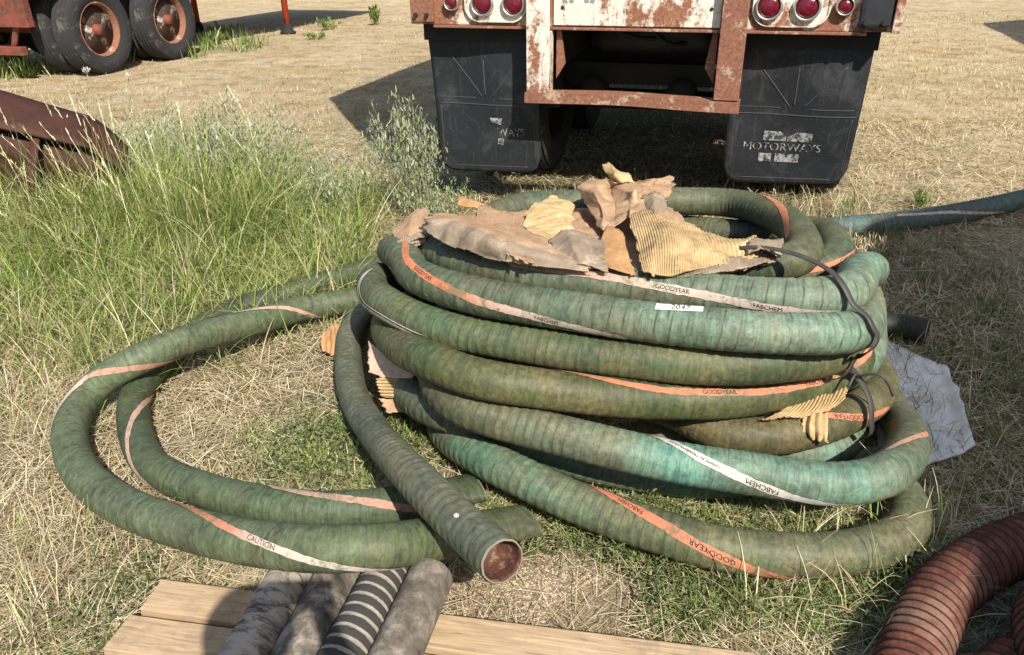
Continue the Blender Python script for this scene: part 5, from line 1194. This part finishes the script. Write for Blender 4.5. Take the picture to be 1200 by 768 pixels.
pal_in = np.array([A[0], A[1]]); pdx = dv; pdy = np.array([-dv[1], dv[0]])
def on_pallet(x, y):
    u = (x-A[0])*dv[0]+(y-A[1])*dv[1]; v = -(x-A[0])*dv[1]+(y-A[1])*dv[0]
    return (u > -.03) & (u < 1.48) & (v < .012) & (v > -1)
def frustum_pts(n, y0, y1, power):
    """ground points spread over what the view takes in, thinning with distance"""
    y = y0*(y1/y0)**(rng.random(n)**power)
    half = .667*(y*.891+.68)*1.12+.1
    x = rng.uniform(-1, 1, n)*half
    return x, y
def cover_mix(x, y):
    g, b = patches(x, y)
    nz = np.sin(x*3.1+np.sin(y*2.3)*1.7)*np.sin(y*3.7+np.sin(x*1.9)*1.3)
    return g, b, nz
# flat straw litter
n_ = 120000
x, y = frustum_pts(n_, 1.05, 7.0, 1.0)
g, b, nz = cover_mix(x, y)
keep = (rng.random(n_) > b*.97) & ~on_pallet(x, y) & (rng.random(n_) > .25-.25*nz)
x, y, g = x[keep], y[keep], g[keep]; m = len(x)
shade = np.where(rng.random((m, 1)) < g[:, None]*.35, pick(GREENS, m), pick(STRAWS, m))
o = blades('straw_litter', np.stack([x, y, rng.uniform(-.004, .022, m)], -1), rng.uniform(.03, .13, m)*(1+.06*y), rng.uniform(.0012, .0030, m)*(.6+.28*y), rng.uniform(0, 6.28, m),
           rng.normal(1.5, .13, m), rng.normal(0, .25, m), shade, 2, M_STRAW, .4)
tag(o, 'loose dry straw lying over the ground', 'straw', None, 'stuff')
# short upright dry grass with green mixed in
n_ = 200000
x, y = frustum_pts(n_, 1.05, 17.0, 1.12)
g, b, nz = cover_mix(x, y)
tuft = .55+.45*np.sin(x*11+np.sin(y*7)*2)*np.sin(y*12+np.sin(x*9)*2)
keep = (rng.random(n_) > b*.92) & ~on_pallet(x, y) & (rng.random(n_) < .25+.75*np.clip(tuft+.25*nz, 0, 1))
x, y, g, tuft = x[keep], y[keep], g[keep], tuft[keep]; m = len(x)
isg = rng.random(m) < np.clip(g*.85, 0, .85)+.03
colr = np.where(isg[:, None], pick(GREENS, m), pick(STRAWS, m))*np.clip(.92+.22*np.sin(x*2.3+np.sin(y*3.1)*1.9)*np.sin(y*2.9+1+np.sin(x*2.7)), .6, 1.15)[:, None]
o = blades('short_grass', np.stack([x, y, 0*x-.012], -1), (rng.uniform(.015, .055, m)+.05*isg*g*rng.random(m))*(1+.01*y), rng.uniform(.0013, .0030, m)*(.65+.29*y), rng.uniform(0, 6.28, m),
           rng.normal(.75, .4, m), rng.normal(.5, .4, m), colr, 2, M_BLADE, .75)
tag(o, 'short dry grass stubble over the yard', 'grass', None, 'stuff')
# green tufts and longer blades round the hoses
def clumps(centres, name, label, hrange, wr, pal, per, spread, segs=4, leanm=.5, curlm=.9, mix=.25):
    P = []; 
    for (cx, cy, s) in centres:
        k = int(per*s); r = rng.normal(0, spread*s, (k, 2)); P.append(np.c_[cx+r[:, 0], cy+r[:, 1], np.zeros(k)-.01])
    P = np.concatenate(P); P = P[~on_pallet(P[:, 0], P[:, 1]) & ((((P[:, 0]-.12)/.25)**2+((P[:, 1]-1.43)/.17)**2) > 1)]; m = len(P)
    colr = np.where((rng.random(m) < mix)[:, None], pick(STRAWS, m), pick(pal, m))
    o = blades(name, P, rng.uniform(*hrange, m), rng.uniform(*wr, m), rng.uniform(0, 6.28, m), np.abs(rng.normal(leanm*.5, leanm*.5, m)), rng.normal(curlm, .4, m), colr, segs)
    return tag(o, label, 'grass', None, 'stuff')
cen = [(rng.uniform(.15, 1.05), rng.uniform(1.30, 1.72), rng.uniform(.5, 1.1)) for _ in range(85)]
cen += [(rng.normal(-.6, .13), rng.normal(2.05, .12), .8) for _ in range(22)]+[(rng.normal(-.28, .09), rng.normal(2.2, .12), .7) for _ in range(16)]
cen += [(rng.normal(.45, .3), rng.normal(1.75, .06), .7) for _ in range(20)]
clumps(cen, 'weed_patch', 'low green weeds and grass around the hose coil', (.03, .10), (.002, .0042), GREENS, 100, .035, 3, .9, .9, .12)
cen = [(rng.uniform(.55, 1.25), rng.uniform(1.28, 1.6), rng.uniform(.5, 1.2)) for _ in range(26)]+[(1.13+rng.normal(0, .03), 1.62+rng.normal(0, .05), 1.2) for _ in range(5)]
cen += [(-.35+rng.normal(0, .5), 3.9+rng.normal(0, .3), .8) for _ in range(10)]
clumps(cen, 'long_grass', 'longer half dry grass beside the red ducts', (.10, .24), (.0022, .005), np.r_[GREENS, STRAWS], 22, .03, 5, .8, 1.1, .4)
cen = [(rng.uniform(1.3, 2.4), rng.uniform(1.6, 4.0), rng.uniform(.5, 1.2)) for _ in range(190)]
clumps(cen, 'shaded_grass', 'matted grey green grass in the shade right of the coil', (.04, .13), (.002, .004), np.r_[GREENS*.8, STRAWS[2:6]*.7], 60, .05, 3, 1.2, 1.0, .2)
cen = [(rng.uniform(-2.4, -1.5), rng.uniform(2.0, 3.1), rng.uniform(.5, 1.2)) for _ in range(80)]+[(rng.uniform(-1.7, -.95), rng.uniform(1.3, 1.75), rng.uniform(.4, .9)) for _ in range(30)]
clumps(cen, 'matted_straw', 'matted dry straw and grass left of the wide loop', (.06, .20), (.0018, .004), np.r_[STRAWS, GREENS[1:3]], 42, .05, 4, 1.6, .7, .5)
cen = [(rng.uniform(.1, 2.2), 4.5-.3*u+rng.normal(0, .25), rng.uniform(.5, 1.2)) for u in rng.random(70)]
clumps(cen, 'trailer_grass', 'tufts of grass under the trailer tail', (.06, .22), (.003, .006), np.r_[GREENS, STRAWS], 30, .06, 4, .7, .7, .4)
cen = [(-6.4+rng.normal(0, .5), 10.6+rng.normal(0, .3), 1) for _ in range(20)]+[(-5.0+rng.normal(0, .6), 12.6+rng.normal(0, .5), .8) for _ in range(14)]
clumps(cen, 'wheel_grass', 'dark green grass around the flatbed wheels', (.10, .34), (.008, .018), GREENS, 50, .12, 4, .6, .6, .1)

# small leaved weeds hugging the ground round the coil
lw_ = [(rng.normal(.22, .12), rng.normal(1.60, .05), .05) for _ in range(26)]+[(rng.uniform(.35, 1.0), rng.uniform(1.34, 1.50), .05) for _ in range(60)]+[(rng.normal(-.62, .10), rng.normal(2.06, .12), .06) for _ in range(60)]
lw_ += [(rng.normal(-.27, .07), rng.normal(2.18, .12), .06) for _ in range(40)]+[(rng.uniform(.3, .9), rng.normal(1.68, .05), .05) for _ in range(40)]+[(rng.normal(-.02, .04), rng.normal(1.58, .04), .04) for _ in range(8)]+[(rng.normal(-.95, .12), rng.normal(1.40, .10), .05) for _ in range(24)]
P_ = []
for cx, cy, r_ in lw_:
    k = 55; q = rng.normal(0, r_, (k, 2)); P_.append(np.c_[cx+q[:, 0], cy+q[:, 1], np.abs(rng.normal(0, .028, k))])
P_ = np.concatenate(P_); P_ = P_[~on_pallet(P_[:, 0], P_[:, 1]) & ((((P_[:, 0]-.10)/.20)**2+((P_[:, 1]-1.43)/.14)**2) > 1)]; m = len(P_)
o = blades('leafy_weeds', P_, rng.uniform(.010, .026, m), rng.uniform(.004, .009, m), rng.uniform(0, 6.28, m), rng.uniform(.4, 1.5, m), rng.normal(.4, .4, m), pick(np.array([(.11, .15, .05), (.16, .20, .07), (.22, .26, .11), (.08, .11, .04), (.30, .28, .14)]), m, .15), 2, M_LEAF)
tag(o, 'small leaved green weeds hugging the ground by the hoses', 'weeds', None, 'stuff')

# tall grass stand on the left: tufts that fan out from their own centres
TALL = np.array([(.29, .36, .095), (.38, .43, .14), (.22, .30, .075), (.40, .42, .16), (.12, .18, .045), (.30, .40, .09), (.17, .26, .06)])
bx_, by_, hh_, az_, dr_ = [], [], [], [], []
nt = 0
while nt < 900:
    cx, cy = rng.normal(-1.95, .62), rng.normal(3.75, .45)
    if not (-3.4 < cx < -.78 and 3.0+.35*max(0, cx+1.5) < cy < 4.9): continue
    nt += 1; k = int(rng.integers(26, 70)); sc = rng.uniform(.6, 1.15)*(.55+.5*min(1, max(.1, (cy-2.95)/.9)))*(1 if cx < -1.3 else .62)
    a = rng.uniform(0, 6.28, k); r = np.abs(rng.normal(0, .035, k))
    bx_.append(cx+r*np.cos(a)); by_.append(cy+r*np.sin(a)); az_.append(a+rng.normal(0, .5, k)); hh_.append(rng.uniform(.12, .62, k)*sc*(1.12 if cy > 3.6 else .9)); dr_.append(np.full(k, rng.random() < .15))
x, y, h, az, dtf = [np.concatenate(v) for v in (bx_, by_, hh_, az_, dr_)]; m = len(x)
dry = (rng.random(m) < .09) | (dtf & (rng.random(m) < .6))
colr = np.where(dry[:, None], pick(STRAWS, m), pick(TALL, m, .16))
o = blades('tall_grass', np.stack([x, y, 0*x-.01], -1), h, rng.uniform(.0028, .0070, m), az, np.abs(rng.normal(.22, .2, m)), np.abs(rng.normal(1.35, .7, m)), colr, 7)
tag(o, 'stand of tall green and yellow grass', 'grass', None, 'stuff')
# fallen fringe in front of it
n_ = 9000
x = rng.uniform(-2.9, -.75, n_); y = 3.05+rng.normal(0, .28, n_)+np.where(x > -1.3, .45*(x+1.3)+.2, 0)
colr = np.where((rng.random(n_) < .34)[:, None], pick(STRAWS, n_), pick(TALL, n_))
o = blades('fallen_grass', np.stack([x, y, 0*x-.01], -1), rng.uniform(.10, .34, n_), rng.uniform(.0025, .006, n_), rng.uniform(0, 6.28, n_), np.abs(rng.normal(.6, .35, n_)), rng.normal(1.0, .5, n_), colr, 5)
tag(o, 'half fallen yellow green grass along the hose', 'grass', None, 'stuff')
# seed stalks leaning right to left over the plate
n_ = 75
x = rng.normal(-2.0, .38, n_); y = rng.normal(3.85, .35, n_)
hh = rng.uniform(.45, .85, n_); colr = pick(np.array([(.66, .60, .38), (.74, .70, .50), (.50, .50, .25)]), n_)
az = rng.normal(math.radians(165), .45, n_); ln = np.abs(rng.normal(.22, .16, n_)); cu = rng.normal(.35, .25, n_)
o = blades('seed_stalks', np.stack([x, y, 0*x], -1), hh, np.full(n_, .0032), az, ln, cu, colr, 7, M_STRAW, .3)
tag(o, 'pale stalks of tall grass gone to seed', 'grass', None, 'stuff')
T_ = np.linspace(0, 1, 8); hb = []; 
for i in range(n_):
    ang = ln[i]+cu[i]*T_; st = hh[i]/7
    px_ = np.r_[0, np.cumsum(np.sin(ang[:-1])*st)]; pz_ = np.r_[0, np.cumsum(np.cos(ang[:-1])*st)]
    for q in range(12):
        f = .80+.2*q/12; kx = np.interp(f, T_, px_); kz = np.interp(f, T_, pz_)
        hb.append((x[i]+kx*math.cos(az[i]), y[i]+kx*math.sin(az[i]), kz, az[i]+rng.normal(0, .6), ln[i]+cu[i]*.9, i))
hb = np.array(hb); m = len(hb)
o = blades('seed_heads', hb[:, :3], np.full(m, .022), rng.uniform(.003, .006, m), hb[:, 3], hb[:, 4]+rng.normal(0, .2, m), np.zeros(m), np.clip(colr[hb[:, 5].astype(int)]*1.08, 0, 1), 2, M_STRAW)
tag(o, 'pale seed heads on the tall grass', 'grass', None, 'stuff')
# single stems crossing the foreground
fg = [((1010, 640), (905, 700), .5), ((740, 768), (845, 680), .3), ((905, 690), (985, 768), .3), ((1060, 700), (1010, 768), .3), ((700, 745), (640, 690), .3), ((860, 700), (760, 745), .2), ((1140, 420), (1130, 500), .2), ((940, 500), (928, 590), .2), ((1110, 520), (1170, 590), .2)]
for i in range(60):
    a = (rng.uniform(640, 1060), rng.uniform(690, 765)); t_ = rng.uniform(0, 6.28); l_ = rng.uniform(30, 90); fg.append((a, (a[0]+l_*math.cos(t_), a[1]+l_*math.sin(t_)*.6), .2))
pts = []
for a, b_, _ in fg:
    p = at(a[0], a[1], .02); q = at(b_[0], b_[1], .05)
    if on_pallet(np.array([p[0], q[0]]), np.array([p[1], q[1]])).any(): continue
    pts.append((p, q))
bs = np.array([p for p, q in pts]); dq = np.array([q-p for p, q in pts]); L_ = np.linalg.norm(dq, axis=1)
o = blades('long_straws', bs, L_, rng.uniform(.0022, .0045, len(bs)), np.arctan2(dq[:, 1], dq[:, 0]), np.full(len(bs), 1.45), rng.normal(0, .2, len(bs)), pick(np.array([(.72, .66, .46), (.62, .54, .34), (.5, .42, .24)]), len(bs)), 5, M_STRAW)
tag(o, 'long single straws crossing the foreground grass', 'straw', None, 'stuff')

# grit on the bare soil
n_ = 2600
gx_ = rng.normal(.10, .15, n_); gy_ = rng.normal(1.46, .09, n_); gs = rng.uniform(.0012, .0042, n_)
kp = ~on_pallet(gx_, gy_); gx_, gy_, gs = gx_[kp], gy_[kp], gs[kp]; n_ = len(gs)
oc = np.array([(1, 0, 0), (-1, 0, 0), (0, 1, 0), (0, -1, 0), (0, 0, .7), (0, 0, -.7)], float)
fc = np.array([(0, 2, 4), (2, 1, 4), (1, 3, 4), (3, 0, 4), (2, 0, 5), (1, 2, 5), (3, 1, 5), (0, 3, 5)])
V = (oc[None]*gs[:, None, None]*rng.uniform(.6, 1.4, (n_, 6, 1))+np.stack([gx_, gy_, gs*.3-.008], -1)[:, None]).reshape(-1, 3)
me = bpy.data.meshes.new('grit'); me.from_pydata(V.tolist(), [], (fc[None]+(np.arange(n_)*6)[:, None, None]).reshape(-1, 3).tolist())
tag(link('grit', me, simple('pale_grit', (.46, .37, .27), .9, var=.4, scale=90, bump=0)), 'pale grit scattered on the bare soil', 'gravel', None, 'stuff')

# sagebrush and weeds, each its own plant
def sage(x, y, h, spread, nst, label, pal=SAGES, leaf=(.012, .030), lean=(0, 0), name='sagebrush', dens=1.0, lw=.35, group=None):
    root = empty(name, (x, y, 0)); tag(root, label, 'plant', group)
    P = []; AZ = []; LN = []; stem = []
    for s in range(nst):
        a = rng.uniform(0, 6.28); r = spread*math.sqrt(rng.random()); H_ = h*rng.uniform(.55, 1.0)*(1-.25*r/spread)
        tip = np.array([r*math.cos(a)+lean[0]*H_, r*math.sin(a)+lean[1]*H_, H_]); b0 = np.array([r*math.cos(a)*.18, r*math.sin(a)*.18, -.01])
        tt = np.linspace(0, 1, 7); path = b0+(tip-b0)*tt[:, None]; path[:, 2] = -.01+(H_+.01)*tt**.85; stem.append(path)
        k = int(90*H_/.5*dens)
        f = rng.uniform(.18, 1.02, k); p = np.stack([np.interp(f, tt, path[:, i]) for i in range(3)], 1); sp = .045*(1.15-f)*h/.5+.006
        p += rng.normal(0, 1, (k, 3))*sp[:, None]
        P.append(p)
    P = np.concatenate(P); P = P[P[:, 2] > .0]; m = len(P)
    lo = rng.uniform(*leaf, m)
    lf = blades('leaves', P, lo, lo*lw, rng.uniform(0, 6.28, m), np.abs(rng.normal(.6, .4, m)), rng.normal(.3, .4, m), pick(pal, m, .15), 2, M_LEAF)
    lf.parent = root; lf['kind'] = 'stuff'
    bm = bmesh.new()
    for path in stem:
        prev = None
        for i, q in enumerate(path):
            r = .0035*(1-.7*i/6); ring = [bm.verts.new((q[0]+r*math.cos(t), q[1]+r*math.sin(t), q[2])) for t in (0, 2.09, 4.19)]
            if prev:
                for k in range(3): bm.faces.new((prev[k], prev[(k+1) % 3], ring[(k+1) % 3], ring[k]))
            prev = ring
    from_bm('stems', bm, simple('weed_stems', (.22, .21, .12), .85) if 'weed_stems' not in bpy.data.materials else bpy.data.materials['weed_stems'], root)
    return root
sage(-.55, 4.50, .80, .25, 30, 'silvery green sagebrush growing against the left mud flap', np.r_[SAGES, SAGES, TALL[:2]], (.016, .042), lean=(-.20, .0), dens=1.0, lw=.22)
sage(-.45, 4.35, .28, .30, 30, 'low yellow green weed at the foot of the left mud flap', np.r_[SAGES, GREENS[1:3]], lean=(.0, 0))
sage(-1.62, 4.45, .80, .52, 110, 'wide grey green sagebrush behind the tall grass', np.r_[SAGES, TALL[3:4]], lean=(-.06, 0), dens=1.1)
sage(-1.12, 4.30, .55, .42, 60, 'rounded sagebrush between the tall grass and the trailer shadow', np.r_[SAGES, GREENS[2:3]])
sage(-2.15, 4.6, .74, .38, 60, 'sagebrush growing behind the rusted plate')
sage(-.98, 3.72, .22, .25, 30, 'low dry grey weed beside the left end of the coil', np.r_[SAGES, STRAWS[4:5]])
sage(.12, 4.28, .24, .12, 14, 'small grey weed below the left bumper post', np.r_[SAGES, STRAWS[4:5]])
wk = [(-4.75, 13.3, .20, .25, 'green weed near the flatbed landing leg'), (-3.3, 15.2, .22, .28, 'spiky green weed in the open dry grass'), (-2.55, 16.0, .38, .14, 'tall thin weed in the open dry grass'), (-3.2, 13.6, .10, .2, 'tiny green weed tuft before the spiky weed'), (-5.0, 14.3, .25, .4, 'broad green weed by the red landing leg'), (2.5, 4.5, .10, .10, 'dark green weed by the bend of the blue green hose'), (1.75, 3.65, .16, .14, 'pale dry tuft right beside the coil'), (1.48, 3.75, .12, .10, 'small yellow tuft behind the coil')]
for (x_, y_, h_, s_, l_) in wk:
    dry_ = 'pale' in l_ or 'yellow' in l_
    sage(x_, y_, h_, s_, 16 if y_ < 8 else 11, l_, STRAWS if dry_ else GREENS, (.02, .05) if y_ < 8 else (.04, .10), name='weed', dens=1.0, lw=.22, group='weeds in the yard')
# dandelion clocks
for k, (px, py, z, lab) in enumerate(((150, 91, .62, 'white thistle head above the seed stalks'), (101, 83, .60, 'greyish thistle head before the flatbed wheel'))):
    p = at(px, py, z) if k == 0 else at(px, py, z)
    r = RGT*(px-600)/FPX+UPV*(384-py)/FPX+FWD; p = CAMP+r*(4.2/r[1])
    th = empty('thistle', (p[0], p[1], 0)); tag(th, lab, 'plant', 'thistles in the tall grass')
    m = 70; d = rng.normal(0, 1, (m, 3)); d /= np.linalg.norm(d, axis=1)[:, None]
    hd = blades('head', np.c_[d*.014+np.array([0, 0, p[2]])], np.full(m, .014), np.full(m, .004), rng.uniform(0, 6.28, m), rng.uniform(0, 2, m), np.zeros(m), pick(np.array([(.72, .70, .66)]), m), 2, M_STRAW); hd.parent = th
    link('stem', tube_mesh('stem', [(0, 0, 0), (.01, 0, p[2]*.5), (0, 0, p[2])], .003, 5), M_STRAW if False else bpy.data.materials['weed_stems'], th)
